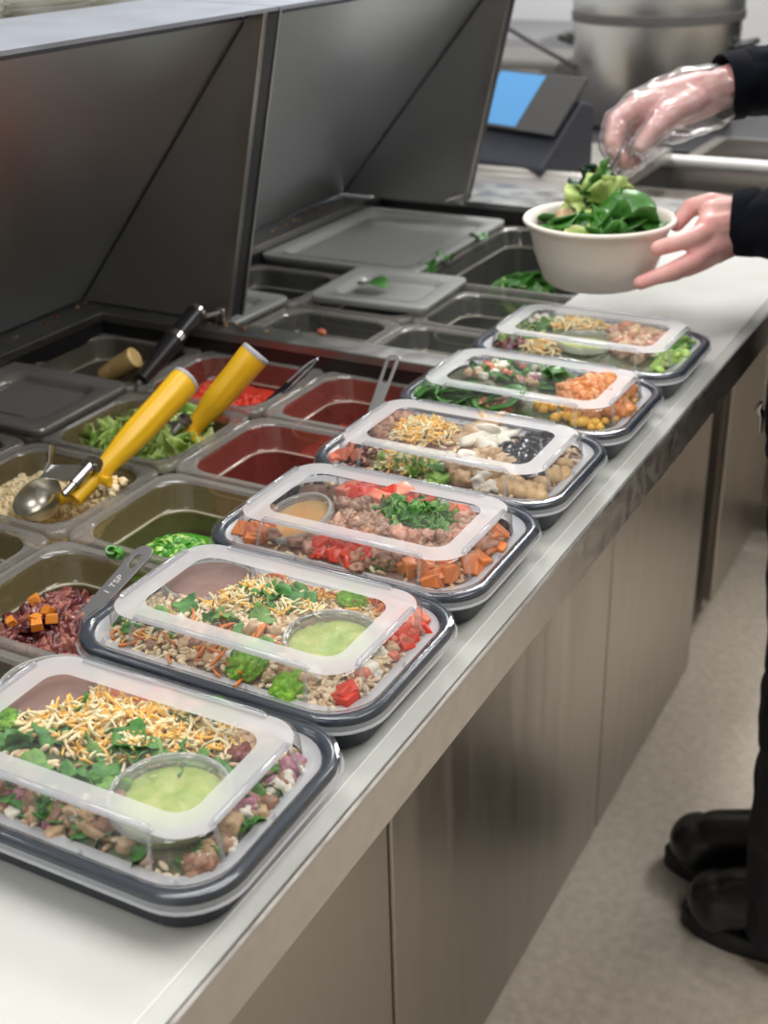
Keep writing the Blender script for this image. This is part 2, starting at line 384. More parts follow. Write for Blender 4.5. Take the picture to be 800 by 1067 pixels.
def t_leaf(rng, lobes=3, cup=.3, frill=.0, long=1.0, nr=4, na=28):
    """a leaf blade of unit size with lobed margin"""
    vs = [(0, 0, 0)]; fs = []; ph = rng.uniform(0, 6)
    for i in range(1, nr + 1):
        for k in range(na):
            a = 2 * PI * k / na; e = .5
            if lobes: e *= .66 + .34 * abs(math.cos(a * lobes / 2 + .3)) ** .7 + (.06 * math.cos(a * lobes * 4) if i == nr else 0)
            rr_ = e * i / nr
            z = cup * (rr_ ** 2) * 2 * math.cos(2 * a + ph) - .07 * abs(math.sin(a)) * rr_ + frill * rr_ * math.sin(a * 9 + ph) + .05 * math.sin(5 * rr_ * math.cos(a))
            vs.append((rr_ * math.cos(a) * long, rr_ * math.sin(a), z))
    for k in range(na): fs.append((0, 1 + k, 1 + (k + 1) % na))
    for i in range(nr - 1):
        for k in range(na):
            a = 1 + i * na + k; b = 1 + i * na + (k + 1) % na; fs.append((a, a + na, b + na, b))
    # a second skin gives the blade its thickness
    n = len(vs); vs += [(x, y, z - .022) for x, y, z in vs]; fs += [tuple(i + n for i in f[::-1]) for f in fs]
    o = 1 + (nr - 1) * na
    for k in range(na): a = o + k; b = o + (k + 1) % na; fs.append((a, a + n, b + n, b))
    return vs, fs
def t_ring(h=.55, r0=.32, n=14):
    q = MB(); q.loft([[(math.cos(2 * PI * k / n) * r, math.sin(2 * PI * k / n) * r, z) for k in range(n)] for r, z in ((.5, -h / 2), (.5, h / 2), (r0, h / 2), (r0, -h / 2), (.5, -h / 2))], cap0=False, cap1=False)
    return q.v, q.f
def t_bean():
    q = MB(); rings = []; n = 10
    for i in range(9):
        t = -1 + 2 * i / 8; t = max(-.97, min(.97, t)); rr_ = math.sqrt(1 - t * t) ** .8; a = t * .8
        c = Vector((math.sin(a) * .6, math.cos(a) * .35 - .25, 0))
        rings.append([c + Vector((math.sin(a) * math.cos(2 * PI * k / n), math.cos(a) * math.cos(2 * PI * k / n), math.sin(2 * PI * k / n))) * .27 * rr_ for k in range(n)])
    q.loft(rings); return q.v, q.f
rg = random.Random(11)
T = dict(
    shred=[t_shred(rg) for _ in range(10)], shredlong=[t_shred(rg, r=.050, curl=3.2, seg=9) for _ in range(6)],
    grain=[t_grain()], pea=[t_chunk(i, 2, .10) for i in range(3)], chunk=[t_chunk(i, 3, .42, fr=2.8) for i in range(7)],
    lump=[t_chunk(i + 20, 3, .48, (1.25, .9, .8), 3.4) for i in range(7)], strip=[t_chunk(i + 40, 3, .25, (1.9, .8, .5)) for i in range(5)],
    dice=[t_dice(rg) for _ in range(6)], leaf=[t_leaf(rg, 5, .5, .10) for _ in range(6)], leaf3=[t_leaf(rg, 3, .5, .06) for _ in range(4)],
    spin=[t_leaf(rg, 0, .35, .03, 1.55) for _ in range(5)], frill=[t_leaf(rg, 5, .7, .35, 1.3) for _ in range(6)],
    ring=[t_ring(.5 + .15 * i, .34 + .03 * i) for i in range(3)], bean=[t_bean()], flake=[t_chunk(i + 60, 3, .55, (1.25, .9, .45), 3.0) for i in range(6)],
)
def place(mb, kind, pos, size, mi=0, flat=0.5, rng=rg, rot=None):
    vs, fs = rng.choice(T[kind])
    m = rot if rot is not None else Matrix.Rotation(rng.uniform(0, 2 * PI), 3, 'Z') @ Matrix.Rotation(rng.gauss(0, flat), 3, 'X') @ Matrix.Rotation(rng.gauss(0, flat), 3, 'Y')
    p = Vector(pos); mb.add([m @ Vector(v) * size + p for v in vs], fs, mi)
def blob(rng, n, cx, cy, sx, sy, rot=0):
    """n points in an elliptical patch"""
    for _ in range(n):
        a = rng.uniform(0, 2 * PI); d = rng.uniform(0, 1) ** .6
        x, y = math.cos(a) * d * sx, math.sin(a) * d * sy
        yield cx + x * math.cos(rot) - y * math.sin(rot), cy + x * math.sin(rot) + y * math.cos(rot), d
def broccoli(name, loc, size, seed, tilt=(0, 0), label=None, parent_loc=None, group=None):
    """crown with budded clusters on a branching stem"""
    o = empty(name, loc, 0, label, 'broccoli', group)
    def fn(bm):
        bmesh.ops.create_icosphere(bm, subdivisions=5, radius=.5)
        for v in bm.verts:
            p = v.co.copy(); up = max(0, p.z + .12) * 1.6
            big = noise.voronoi(p * 4.2 + Vector((seed, 0, 0)))[0][0]; sm = noise.voronoi(p * 17 + Vector((seed, 3, 0)))[0][0]
            sm2 = noise.voronoi(p * 30 + Vector((seed, 9, 0)))[0][0]; d = 1 + up * (.24 - .62 * big) + (.08 - .22 * sm) * (p.z > -.15) + .05 - .12 * sm2
            v.co = Vector((p.x, p.y, p.z * (.62 if p.z > 0 else .35))) * d
    vs, fs = mk(fn); mx = Matrix.Rotation(tilt[0], 3, 'X') @ Matrix.Rotation(tilt[1], 3, 'Y')
    q = MB(); q.add([mx @ v * size for v in vs], fs); q.build('crown', F['broc'], o, smooth=180)
    q = MB()
    q.tube([mx @ Vector(p) * size for p in ((0, 0, -.02), (0, 0, -.3), (.03, 0, -.62))], [size * .22, size * .15, size * .14], 10)
    for k in range(5):
        a = k * 1.26; q.tube([mx @ Vector(p) * size for p in ((0, 0, -.34), (math.cos(a) * .18, math.sin(a) * .18, -.18), (math.cos(a) * .34, math.sin(a) * .34, .0))], [size * .07, size * .07, size * .08], 8)
    q.build('stem', F['brocs'], o, smooth=60)
    return o
# ---------------------------------------------------------------- meal containers
LID_CLEAR = clear('lid_clear', (0.98, 0.985, 0.985), 0.035, (0.8, 0.8, 0.82), 0.05, 1.0, bump=.25, bump_scale=40)
LID_FROST = clear('lid_frosted', (0.95, 0.95, 0.95), 0.74, (0.86, 0.87, 0.90), 0.35, 0.6, translucent=.45)
LID_LEDGE = clear('lid_ledge', (0.9, 0.9, 0.92), 0.78, (0.80, 0.82, 0.87), 0.3, 0.8, translucent=.4)
LID_SKIRT = clear('lid_skirt', (0.95, 0.96, 0.98), 0.42, (0.66, 0.70, 0.75), 0.12, 1.2)
LID_RIM = clear('lid_rim_clear', (0.97, 0.98, 1.0), 0.025, (0.7, 0.75, 0.82), 0.06, 0.9)
LID_RIB = clear('lid_rib', (0.95, 0.95, 0.97), 0.18, (0.75, 0.8, 0.86), 0.08, 1.6)
CUP_RING = clear('cup_ring', (0.94, 0.95, 0.95), 0.30, (0.85, 0.85, 0.85), 0.08, 1.6, bump=.3, bump_scale=200)
CUP_CLEAR = clear('cup_clear', (0.96, 0.97, 0.97), 0.07, (0.8, 0.8, 0.8), 0.06, 1.3, bump=.2, bump_scale=120)
ZR = .030                     # height of the rim above the board
def make_container():
    root = empty('meal_container', (0, 0, H))
    q = MB()
    q.loft([rr(.200, .130, .026, .001), rr(.206, .136, .028, .0005), rr(.210, .140, .03, .003), rr(.219, .145, .033, .022), rr(.223, .149, .034, .0245), rr(.231, .1565, .035, .0255),
            rr(.2325, .158, .035, .029), rr(.2305, .156, .035, .0315), rr(.225, .1505, .034, .0325), rr(.219, .1445, .033, .0315), rr(.2145, .140, .032, .028), rr(.209, .135, .030, .020),
            rr(.199, .129, .027, .006), rr(.192, .122, .026, .004)])
    q.build('tray', BLACK_PLASTIC, root, smooth=50)
    lid = empty('lid', (0, 0, 0)); lid.parent = root
    q = MB()
    q.loft([rr(.2342, .1596, .0355, .0285), rr(.2338, .1592, .0355, .0300), rr(.2322, .1576, .035, .0333), rr(.2255, .151, .034, .0343), rr(.2185, .144, .033, .0333), rr(.2155, .141, .032, .0297)], cap0=False, cap1=False)
    q.build('lid_rim', LID_RIM, lid, smooth=60)
    q = MB(); q.loft([rr(.2345, .160, .0355, .0245), rr(.2342, .1596, .0355, .0285)], cap0=False, cap1=False); q.build('lid_skirt', LID_SKIRT, lid, smooth=60)
    q = MB()
    a_, b_ = rr(.2345, .160, .0355, .0248), rr(.2362, .1617, .036, .0240)
    q.loft([a_, b_, [(x, y, z - .0010) for x, y, z in b_], [(x, y, z - .0010) for x, y, z in a_], a_], cap0=False, cap1=False)
    q.build('lid_lip', LID_LEDGE, lid, smooth=60)
    q = MB()
    q.loft([rr(.2155, .141, .032, .0297), rr(.2130, .1385, .031, .0288), rr(.1985, .1230, .026, .0288)], cap0=False, cap1=False)
    q.build('lid_ledge', LID_LEDGE, lid, smooth=60)
    q = MB()
    q.loft([rr(.1985, .1230, .026, .0288), rr(.1975, .1220, .0255, .0297), rr(.1955, .1190, .0245, .0440), rr(.1935, .1165, .024, .0468), rr(.1900, .1125, .023, .0480)], cap0=False, cap1=False)
    q.build('dome_wall', LID_CLEAR, lid, smooth=70)
    q = MB()
    q.loft([rr(.1900, .1125, .023, .0480), rr(.1540, .0770, .013, .0480)], cap0=False, cap1=False)
    q.build('frosted_band', LID_FROST, lid, smooth=30)
    q = MB()
    q.loft([rr(.1540, .0770, .013, .0480), rr(.1525, .0755, .0125, .0470)], cap0=False, cap1=True)
    q.build('window', LID_CLEAR, lid)
    # stacking ridges along the top edges, each with its buttresses down the dome
    for sx in (-1, 1):
        q = MB(); x = sx * .0930; q.tube([(x, -.037, .0474), (x, -.035, .0494), (x, .035, .0494), (x, .037, .0474)], .0019, 8)
        for sy in (-1, 1): q.tube([(x, sy * .036, .049), (sx * .0965, sy * .0375, .041), (sx * .0990, sy * .0390, .0290)], [.0016, .0013, .0017], 6)
        q.build('stacking_ridge', LID_RIB, lid, smooth=60)
    for sy in (-1, 1):
        q = MB(); y = sy * .0542; q.tube([(-.067, y, .0474), (-.065, y, .0494), (.065, y, .0494), (.067, y, .0474)], .0019, 8)
        for sx in (-1, 1): q.tube([(sx * .0665, y, .049), (sx * .068, sy * .0585, .041), (sx * .069, sy * .0612, .0290)], [.0016, .0013, .0017], 6)
        q.build('stacking_ridge', LID_RIB, lid, smooth=60)
    for x, y in ((-.03, -.0685), (.03, -.0685), (-.03, .0685), (.03, .0685), (.106, 0), (-.106, 0), (.088, -.0645), (-.088, -.0645)):
        q = MB(); q.add([(x - .0022, y - .001, .0288), (x + .0022, y - .001, .0288), (x, y + .002, .0288), (x, y, .0335)], [(0, 2, 1), (0, 1, 3), (1, 2, 3), (2, 0, 3)])
        q.build('locating_tab', LID_RIB, lid)
    return root
CS = [(-.1134, .1478, .0135), (-.1185, .3101, -.0015), (-.1216, .4681, .0055), (-.1239, .6271, .0068), (-.1224, .7846, .0011), (-.1212, .9516, .0021)]
CLAB = ['nearest black meal container with clear lid, cheese salad and guacamole cup inside',
        'second nearest black meal container, broccoli, brown sauce and guacamole cup under its lid',
        'black meal container with a tipped cup of orange sauce under its lid',
        'black meal container with chickpeas, black olives and cheese under its lid',
        'black meal container with spinach leaves and orange seasoned corn under its lid',
        'farthest black meal container, guacamole cup and green pepper strips under its lid']
proto = make_container()
conts = [proto] + [copy_tree(proto) for _ in range(5)]
for i, o in enumerate(conts):
    x, y, a = CS[i]; o.location = (x, y, H); o.rotation_euler = (0, 0, a)
    tag(o, CLAB[i], 'food container', 'lidded meal containers in a row on the cutting board')
def CM(i):
    x, y, a = CS[i]; return Matrix.Translation((x, y, H)) @ Matrix.Rotation(a, 4, 'Z')
FM = Matrix.Translation((0, 0, -.0175)) @ Matrix.Diagonal((1.05, 1.05, 1, 1))     # from the food layout to the tray
# sauce cups
def make_cup(i, x, y, z, content, name, label, tiltx=0, tilty=0, s=1.0, lump=0, tall=1.0, glabel=None):
    c = bpy.data.objects.new(name, None); COL.objects.link(c); c.empty_display_size = .02
    c.matrix_world = CM(i) @ Matrix.Translation((x * 1.05, y * 1.05, z - .0155)) @ Matrix.Rotation(tiltx, 4, 'X') @ Matrix.Rotation(tilty, 4, 'Y')
    tag(c, label, 'sauce cup', 'small lidded sauce cups inside the meal containers')
    h = .026 * tall
    q = MB(); q.lathe([(.0225 * s, 0), (.0235 * s, .0005), (.0300 * s, h), (.0310 * s, h + .0004), (.0294 * s, h), (.0228 * s, .0014), (0, .0014)], 40); q.build('cup', CUP_CLEAR, c, smooth=50)
    q = MB(); q.lathe([(.0316 * s, h - .004), (.0325 * s, h - .003), (.0325 * s, h + .0015), (.0312 * s, h + .0026), (.0298 * s, h + .0022), (.0285 * s, h - .0005), (.0272 * s, h - .0006), (.0268 * s, h + .0006), (0, h + .0008)], 48, close=True)
    # knurled lid margin
    for k in range(60):
        a = 2 * PI * k / 60; cx, cy = math.cos(a) * .0326 * s, math.sin(a) * .0326 * s
        q.tube([(cx, cy, h - .003), (cx, cy, h + .001)], .0005, 4)
    q.build('cup_lid', CUP_CLEAR, c, smooth=50)
    q = MB(); q.lathe([(.0318 * s, h - .0035), (.0330 * s, h - .003), (.0330 * s, h + .001), (.0318 * s, h + .0028), (.0304 * s, h + .0026), (.0300 * s, h + .0010), (.0318 * s, h + .0012), (.0318 * s, h - .0035)], 48, close=True); q.build('lid_margin', CUP_RING, c, smooth=50)
    q = MB(); n = 36; rings = []
    top = h - (.0045 if lump else .003)
    for r_, z_ in ((.0220, .002), (.0222, .003)): rings.append([(math.cos(2 * PI * k / n) * r_ * s, math.sin(2 * PI * k / n) * r_ * s, z_) for k in range(n)])
    for f_ in (1, .9, .75, .6, .45, .3, .15):
        rings.append([(math.cos(2 * PI * k / n) * .0288 * s * f_, math.sin(2 * PI * k / n) * .0288 * s * f_, top + (lump * noise.noise(Vector((math.cos(2 * PI * k / n) * f_ * 2.5 + i, math.sin(2 * PI * k / n) * f_ * 2.5, 3.3))) if f_ < 1 else 0)) for k in range(n)])
    q.loft(rings); q.build('cup_filling', content, c, smooth=60)
    return c
make_cup(0, -.078, .034, .026, F['bsauce'], 'sauce_cup', 'clear cup of brown sauce in the back left of the nearest container', s=1.0)
make_cup(0, .052, -.021, .026, F['guac'], 'sauce_cup', 'clear cup of guacamole in the nearest container', s=1.05, lump=.004, tall=1.25)
make_cup(1, -.064, .026, .026, F['bsauce'], 'sauce_cup', 'clear cup of brown sauce in the container with broccoli', s=1.03, tall=1.0)
make_cup(1, .052, -.004, .027, F['guac'], 'sauce_cup', 'clear cup of guacamole beside the broccoli, its lid tilted', s=1.0, lump=.004, tall=1.05)
make_cup(2, -.048, -.018, .030, F['osauce'], 'sauce_cup', 'clear cup of orange sauce lying tilted in its container', tiltx=R(14), tilty=R(-12), s=.92)
make_cup(5, .002, -.020, .028, F['guac'], 'sauce_cup', 'clear cup of guacamole in the farthest container', s=1.0, lump=.003)

# food filling
def hgt(i, x, y):
    e = max(0, 1 - (abs(x) / .098) ** 5) * max(0, 1 - (abs(y) / .063) ** 4)
    return .040 + .013 * e + .006 * (noise.noise(Vector((x * 38 + i * 9, y * 38, i * 3.7)))) * e
EMPTY = {2: [(-.078, .022, .030, .032), (.070, .050, .045, .016)]}
CUPS = {0: [(-.078, .034), (.052, -.021)], 1: [(-.064, .026), (.052, -.004)], 2: [(-.048, -.018)], 3: [], 4: [], 5: [(.002, -.02)]}
def hh(i, x, y):
    h = hgt(i, x, y)
    for cx, cy, a, b in EMPTY.get(i, []):
        d = ((x - cx) / a) ** 2 + ((y - cy) / b) ** 2
        if d < 1: h -= (1 - d) * .04
    return h
def incup(i, x, y, m=.028):
    return any((x - cx) ** 2 + (y - cy) ** 2 < m * m for cx, cy in CUPS[i])
def finish(q, i, name, mats, label, kind='stuff', cat='food', smooth=180):
    M4 = CM(i) @ FM; q.v = [tuple(M4 @ Vector(v)) for v in q.v]
    o = q.build(name, mats, smooth=smooth); tag(o, label, cat, kind=kind); return o
def mound(i, m, label, name='cooked_rice', grains=1500, gm=('rice', 'riced')):
    q = MB(); nx, ny = 60, 38; vs = []; fs = []
    for a in range(nx + 1):
        for b in range(ny + 1):
            u = -1 + 2 * a / nx; w_ = -1 + 2 * b / ny
            # squircle mapping
            x = u * .099 * math.sqrt(1 - w_ * w_ * .10); y = w_ * .064 * math.sqrt(1 - u * u * .18)
            z = hh(i, x, y) + .0015 * noise.noise(Vector((x * 300, y * 300, 1)))
            if incup(i, x, y, .026): z = min(z, .034)
            vs.append((x, y, z))
    for a in range(nx):
        for b in range(ny):
            k = a * (ny + 1) + b; fs.append((k, k + ny + 1, k + ny + 2, k + 1))
    q.add(vs, fs, 0)
    rng = random.Random(100 + i)
    for _ in range(grains):
        x = rng.uniform(-.097, .097); y = rng.uniform(-.062, .062)
        if incup(i, x, y, .030): continue
        if any(((x - cx) / a) ** 2 + ((y - cy) / b) ** 2 < .7 for cx, cy, a, b in EMPTY.get(i, [])): continue
        place(q, 'grain', (x, y, hh(i, x, y) + rng.uniform(0, .0018)), rng.uniform(.006, .0085), 1 + (rng.random() < .3), .5, rng)
    return finish(q, i, name, [m, F[gm[0]], F[gm[1]]], label)
RM = mat('rice_bed', (0.38, 0.26, 0.17), 0.6, col2=(0.20, 0.12, 0.07), noise_scale=130, bump=.5, bump_scale=300)
MM = mat('meat_bed', (0.20, 0.10, 0.07), 0.5, col2=(0.34, 0.19, 0.13), noise_scale=150, bump=.6, bump_scale=300)
LM = mat('salad_bed', (0.06, 0.12, 0.03), 0.5, col2=(0.16, 0.12, 0.07), noise_scale=70, bump=.6, bump_scale=200)
WHO = ['the nearest meal container', 'the container with the broccoli', 'the container with the tipped orange sauce', 'the chickpea container', 'the spinach and corn container', 'the farthest meal container']
def scatter(i, name, label, specs, cat='food', seed=0, smooth=180):
    """specs: (template, (materials), n, cx, cy, sx, sy, size range, lift, flat)"""
    rng = random.Random(1000 * i + seed); names = []; q = MB()
    for kind, ms, n, cx, cy, sx, sy, s0, s1, lift, flat in specs:
        for mname in ms:
            if mname not in names: names.append(mname)
        for x, y, d in blob(rng, n, cx, cy, sx, sy):
            if abs(x) > .092 or abs(y) > .058 or incup(i, x, y, .030): continue
            s = rng.uniform(s0, s1); z = hh(i, x, y) + lift * (1 - .6 * d) * rng.uniform(.3, 1)
            zmax = .0645 - s * .18
            if abs(x) > .086 or abs(y) > .049: zmax = .056 - s * .12
            place(q, kind, (x, y, min(z, zmax)), s, names.index(rng.choice(ms)), flat, rng)
    return finish(q, i, name, [F[k] for k in names], label, cat=cat, smooth=smooth)
# --- 0
mound(0, LM, 'chopped salad bedding ' + WHO[0], 'chopped_greens', 420)
scatter(0, 'shredded_cheese', 'yellow and white shredded cheese piled in ' + WHO[0],
        [('shred', ('cheese', 'cheesew', 'cheese', 'cheesew'), 700, -.020, .020, .056, .029, .011, .019, .012, .5),
         ('shred', ('cheese', 'cheesew'), 60, -.065, .005, .025, .016, .014, .020, .008, .35), ('shred', ('cheese', 'cheesew'), 70, .040, .040, .034, .014, .012, .02, .006, .4),
         ('shredlong', ('cheese', 'cheesew'), 40, -.01, .018, .06, .03, .02, .03, .010, .4)])
scatter(0, 'cilantro_leaves', 'green cilantro and spinach leaves scattered through ' + WHO[0],
        [('leaf', ('cil', 'cil', 'cil2'), 34, .0, .000, .075, .034, .016, .026, .010, .5), ('leaf', ('cil',), 16, -.045, -.045, .045, .012, .018, .028, .004, .5),
         ('spin', ('spin',), 5, .015, .048, .02, .008, .02, .03, .006, .4), ('leaf3', ('cil',), 18, .083, .0, .010, .045, .014, .022, .003, .6)], seed=2)
scatter(0, 'chopped_meat', 'pink and brown chopped meat with red onion in ' + WHO[0],
        [('lump', ('pork', 'tomp'), 10, -.018, .050, .030, .007, .014, .02, .005, .4), ('strip', ('chick', 'meat', 'chick'), 34, -.03, -.047, .065, .012, .008, .013, .004, .6), ('chunk', ('onion', 'feta', 'meat'), 34, -.03, -.047, .065, .012, .006, .011, .004, .8), ('leaf', ('cil',), 26, -.01, -.048, .08, .012, .012, .02, .005, .7), ('shred', ('cheese',), 16, -.05, -.048, .03, .008, .012, .016, .006, .6), ('chunk', ('meat', 'riced'), 60, .01, -.045, .08, .014, .006, .011, .002, .8),
         ('chunk', ('feta', 'meat', 'onion', 'chick'), 46, .088, .0, .008, .052, .007, .013, .003, .8), ('chunk', ('meat', 'riced'), 24, .06, .045, .02, .01, .006, .010, .003, .8)], seed=3)
scatter(0, 'kidney_beans', 'dark red kidney beans beside the guacamole cup in ' + WHO[0], [('bean', ('bean',), 5, .062, .032, .018, .010, .012, .014, .006, .4)], seed=4)
def bro(i, x, y, z, s, seed, tilt, label):
    p = CM(i) @ FM @ Vector((x, y, z)); return broccoli('broccoli_floret', p, s, seed, tilt, label, group='broccoli florets inside the meal containers')
bro(0, -.080, -.006, .054, .026, 1.3, (R(-10), R(-8)), 'dark broccoli floret at the left edge of the nearest container')
bro(0, -.072, -.044, .048, .022, 4.3, (R(20), R(-8)), 'small broccoli floret in the front left corner of the nearest container')
bro(0, -.004, -.046, .048, .022, 6.3, (R(30), R(8)), 'broccoli floret at the front wall of the nearest container')
# --- 1
mound(1, RM, 'brown rice bedding ' + WHO[1], grains=2400)
scatter(1, 'shredded_cheese', 'pale shredded cheese across the middle of ' + WHO[1],
        [('shred', ('cheese', 'cheesew', 'cheesew'), 520, -.022, .018, .052, .022, .010, .015, .013, .5), ('shred', ('cheesew', 'cheese'), 90, .02, .040, .05, .012, .010, .015, .006, .4),
         ('shred', ('cheesew', 'cheese'), 90, -.05, -.035, .05, .02, .010, .015, .004, .4), ('chunk', ('feta', 'chick'), 20, 0, -.03, .08, .02, .006, .011, .004, .6)])
scatter(1, 'carrot_shreds', 'orange carrot shreds strewn in ' + WHO[1],
        [('shredlong', ('car',), 46, -.02, -.038, .075, .018, .022, .034, .005, .3), ('shredlong', ('car', 'tomp'), 36, .055, .046, .035, .010, .02, .03, .006, .4), ('shredlong', ('car',), 14, -.01, .05, .03, .01, .02, .03, .006, .4)], seed=2)
scatter(1, 'cilantro_leaves', 'green cilantro leaves scattered in ' + WHO[1],
        [('leaf', ('cil',), 20, -.004, .018, .02, .014, .018, .028, .011, .4), ('leaf', ('cil', 'cil2'), 24, -.02, -.02, .075, .035, .012, .02, .007, .5), ('leaf3', ('cil',), 8, -.075, -.035, .02, .015, .012, .016, .005, .5)], seed=3)
scatter(1, 'diced_tomato', 'red diced tomato at the right end of ' + WHO[1],
        [('dice', ('tom', 'tomp'), 26, .084, .032, .008, .022, .008, .012, .005, .8), ('chunk', ('tomp', 'chick', 'feta'), 30, .080, .01, .010, .04, .007, .012, .003, .8), ('dice', ('tom',), 3, .084, -.042, .006, .006, .010, .013, .004, .8), ('chunk', ('meat', 'riced'), 26, 0, -.04, .08, .015, .006, .010, .002, .8)], seed=4)
bro(1, .016, -.044, .050, .034, 2.3, (R(24), R(-22)), 'bright broccoli floret with pale stem at the container front wall')
bro(1, .052, -.051, .046, .030, 5.1, (R(22), R(12)), 'bright broccoli floret in front of the second guacamole cup')
bro(1, .040, .044, .053, .026, 7.1, (R(-20), R(12)), 'dark broccoli floret behind the second guacamole cup')
bro(1, -.018, -.030, .052, .016, 8.1, (R(10), R(12)), 'tiny broccoli floret left of the bright ones')
# --- 2
mound(2, MM, 'ground taco meat filling ' + WHO[2], 'ground_meat', 500, ('riced', 'rice'))
scatter(2, 'meat_crumbles', 'browned meat crumbles heaped in ' + WHO[2],
        [('lump', ('meat', 'meat', 'pork'), 230, .0, -.02, .088, .042, .008, .014, .006, .8), ('lump', ('meat', 'pork'), 40, .07, .02, .022, .03, .010, .018, .007, .8)])
scatter(2, 'diced_tomato', 'bright red diced tomato along the front of ' + WHO[2],
        [('dice', ('tom',), 30, -.002, -.046, .022, .009, .008, .012, .009, .7), ('dice', ('tomp', 'tom'), 16, -.01, .036, .045, .012, .009, .014, .012, .7), ('dice', ('tomp',), 8, .06, .035, .015, .012, .010, .014, .010, .7)], seed=2)
scatter(2, 'cilantro_leaves', 'chopped cilantro mound in ' + WHO[2],
        [('leaf', ('cil', 'cil2', 'cil'), 190, .026, .014, .036, .022, .010, .017, .017, .7), ('ring', ('scal2',), 14, -.02, .04, .02, .01, .007, .009, .01, .7), ('leaf', ('cil',), 20, .03, -.045, .03, .008, .009, .013, .004, .7)], seed=3)
scatter(2, 'diced_carrot', 'orange carrot dice at the right front of ' + WHO[2],
        [('dice', ('car',), 14, .068, -.044, .022, .010, .008, .013, .006, .7), ('dice', ('car',), 10, .088, 0, .006, .03, .009, .013, .004, .7), ('dice', ('car', 'tomp'), 10, -.075, -.045, .02, .008, .009, .012, .004, .7)], seed=4)
# --- 3
mound(3, MM, 'rice and bean bed filling ' + WHO[3], 'cooked_rice', 500)
scatter(3, 'shredded_cheese', 'yellow shredded cheese mound in ' + WHO[3],
        [('shred', ('cheese', 'cheesew'), 300, -.040, .014, .028, .026, .010, .017, .012, .5), ('shred', ('cheese', 'cheesew', 'cheesew'), 120, -.026, -.040, .024, .016, .012, .02, .008, .4)])
scatter(3, 'black_beans', 'dark red and black beans in the front left of ' + WHO[3],
        [('bean', ('bean', 'bean', 'bbean'), 75, -.075, -.036, .022, .024, .007, .009, .006, .8), ('lump', ('pork', 'meat'), 26, -.078, .026, .014, .026, .010, .016, .008, .8), ('dice', ('tomp',), 10, -.080, -.045, .012, .012, .008, .012, .006, .8)], seed=2)
scatter(3, 'green_pepper_strips', 'green lettuce and pepper pieces in front of the cheese in ' + WHO[3],
        [('frill', ('lett', 'lettd'), 14, -.025, -.046, .028, .010, .014, .022, .004, .5), ('strip', ('spin', 'lettd'), 8, .006, -.046, .012, .008, .012, .018, .004, .3)], seed=3)
scatter(3, 'chicken_pieces', 'pale chicken chunks in the middle of ' + WHO[3],
        [('lump', ('chick', 'chick', 'chick', 'feta'), 30, .036, -.034, .024, .022, .014, .022, .006, .5), ('strip', ('chick', 'chick', 'feta'), 12, .008, .030, .024, .020, .020, .026, .008, .2)], seed=4)
scatter(3, 'black_olives', 'sliced black olives on the right side of ' + WHO[3],
        [('ring', ('olive',), 44, .055, .018, .020, .028, .011, .015, .009, .5), ('chunk', ('olive',), 22, .062, -.012, .022, .02, .010, .015, .006, .5)], seed=5)
scatter(3, 'chickpeas', 'cooked chickpeas along the right front of ' + WHO[3],
        [('pea', ('cpea',), 20, .066, -.042, .026, .010, .012, .014, .004, .5), ('pea', ('cpea',), 12, .086, -.01, .006, .03, .011, .014, .004, .5)], seed=6)
# --- 4
mound(4, LM, 'bed of chopped greens filling ' + WHO[4], 'chopped_greens', 0)
scatter(4, 'spinach_leaves', 'large dark green spinach leaves in ' + WHO[4],
        [('spin', ('spin',), 26, -.045, -.042, .05, .012, .026, .036, .004, .35), ('leaf', ('cil', 'spin'), 46, -.025, .022, .055, .028, .014, .026, .010, .5), ('spin', ('spin',), 8, .02, .03, .02, .02, .022, .03, .010, .4)])
scatter(4, 'chopped_onion_and_beans', 'chopped red onion and white beans over the spinach in ' + WHO[4],
        [('chunk', ('onion', 'feta', 'chick', 'tomp'), 70, -.035, .022, .05, .026, .005, .010, .013, .8), ('chunk', ('onion', 'tomp'), 16, -.02, -.045, .02, .008, .008, .012, .006, .8)], seed=2)
scatter(4, 'seasoned_chicken', 'orange seasoned chicken pieces at the right of ' + WHO[4],
        [('lump', ('salsa',), 75, .062, .006, .030, .046, .012, .020, .011, .7)], seed=3)
scatter(4, 'corn_kernels', 'yellow corn kernels at the right front of ' + WHO[4], [('pea', ('corn',), 44, .055, -.040, .034, .016, .007, .010, .007, .7), ('pea', ('corn',), 14, .085, 0, .008, .04, .007, .009, .006, .7)], seed=4)
# --- 5
mound(5, LM, 'bed of chopped salad filling ' + WHO[5], 'chopped_greens', 0)
scatter(5, 'shredded_cheese', 'orange and white shredded cheese in ' + WHO[5],
        [('shred', ('cheese', 'cheesew'), 150, -.035, -.040, .026, .016, .010, .016, .007, .4), ('shred', ('cheese', 'cheesew', 'cheesew'), 190, -.028, .028, .04, .018, .012, .018, .011, .4)])
scatter(5, 'chopped_lettuce', 'chopped lettuce and red beans at the left of ' + WHO[5],
        [('leaf', ('lett', 'cil'), 40, -.068, .0, .026, .045, .012, .02, .009, .5), ('bean', ('bean', 'onion'), 30, -.072, -.038, .020, .020, .008, .010, .006, .8), ('chunk', ('feta',), 20, -.06, .03, .02, .016, .006, .010, .01, .6)], seed=2)
scatter(5, 'pulled_chicken', 'light brown pulled meat on the right of ' + WHO[5],
        [('lump', ('chick', 'pork'), 60, .045, .005, .032, .044, .012, .020, .009, .6)], seed=3)
scatter(5, 'green_pepper_strips', 'bright green pepper strips at the right end of ' + WHO[5],
        [('strip', ('scal2', 'scal', 'lett'), 36, .083, .004, .009, .050, .010, .016, .008, .5)], seed=4)
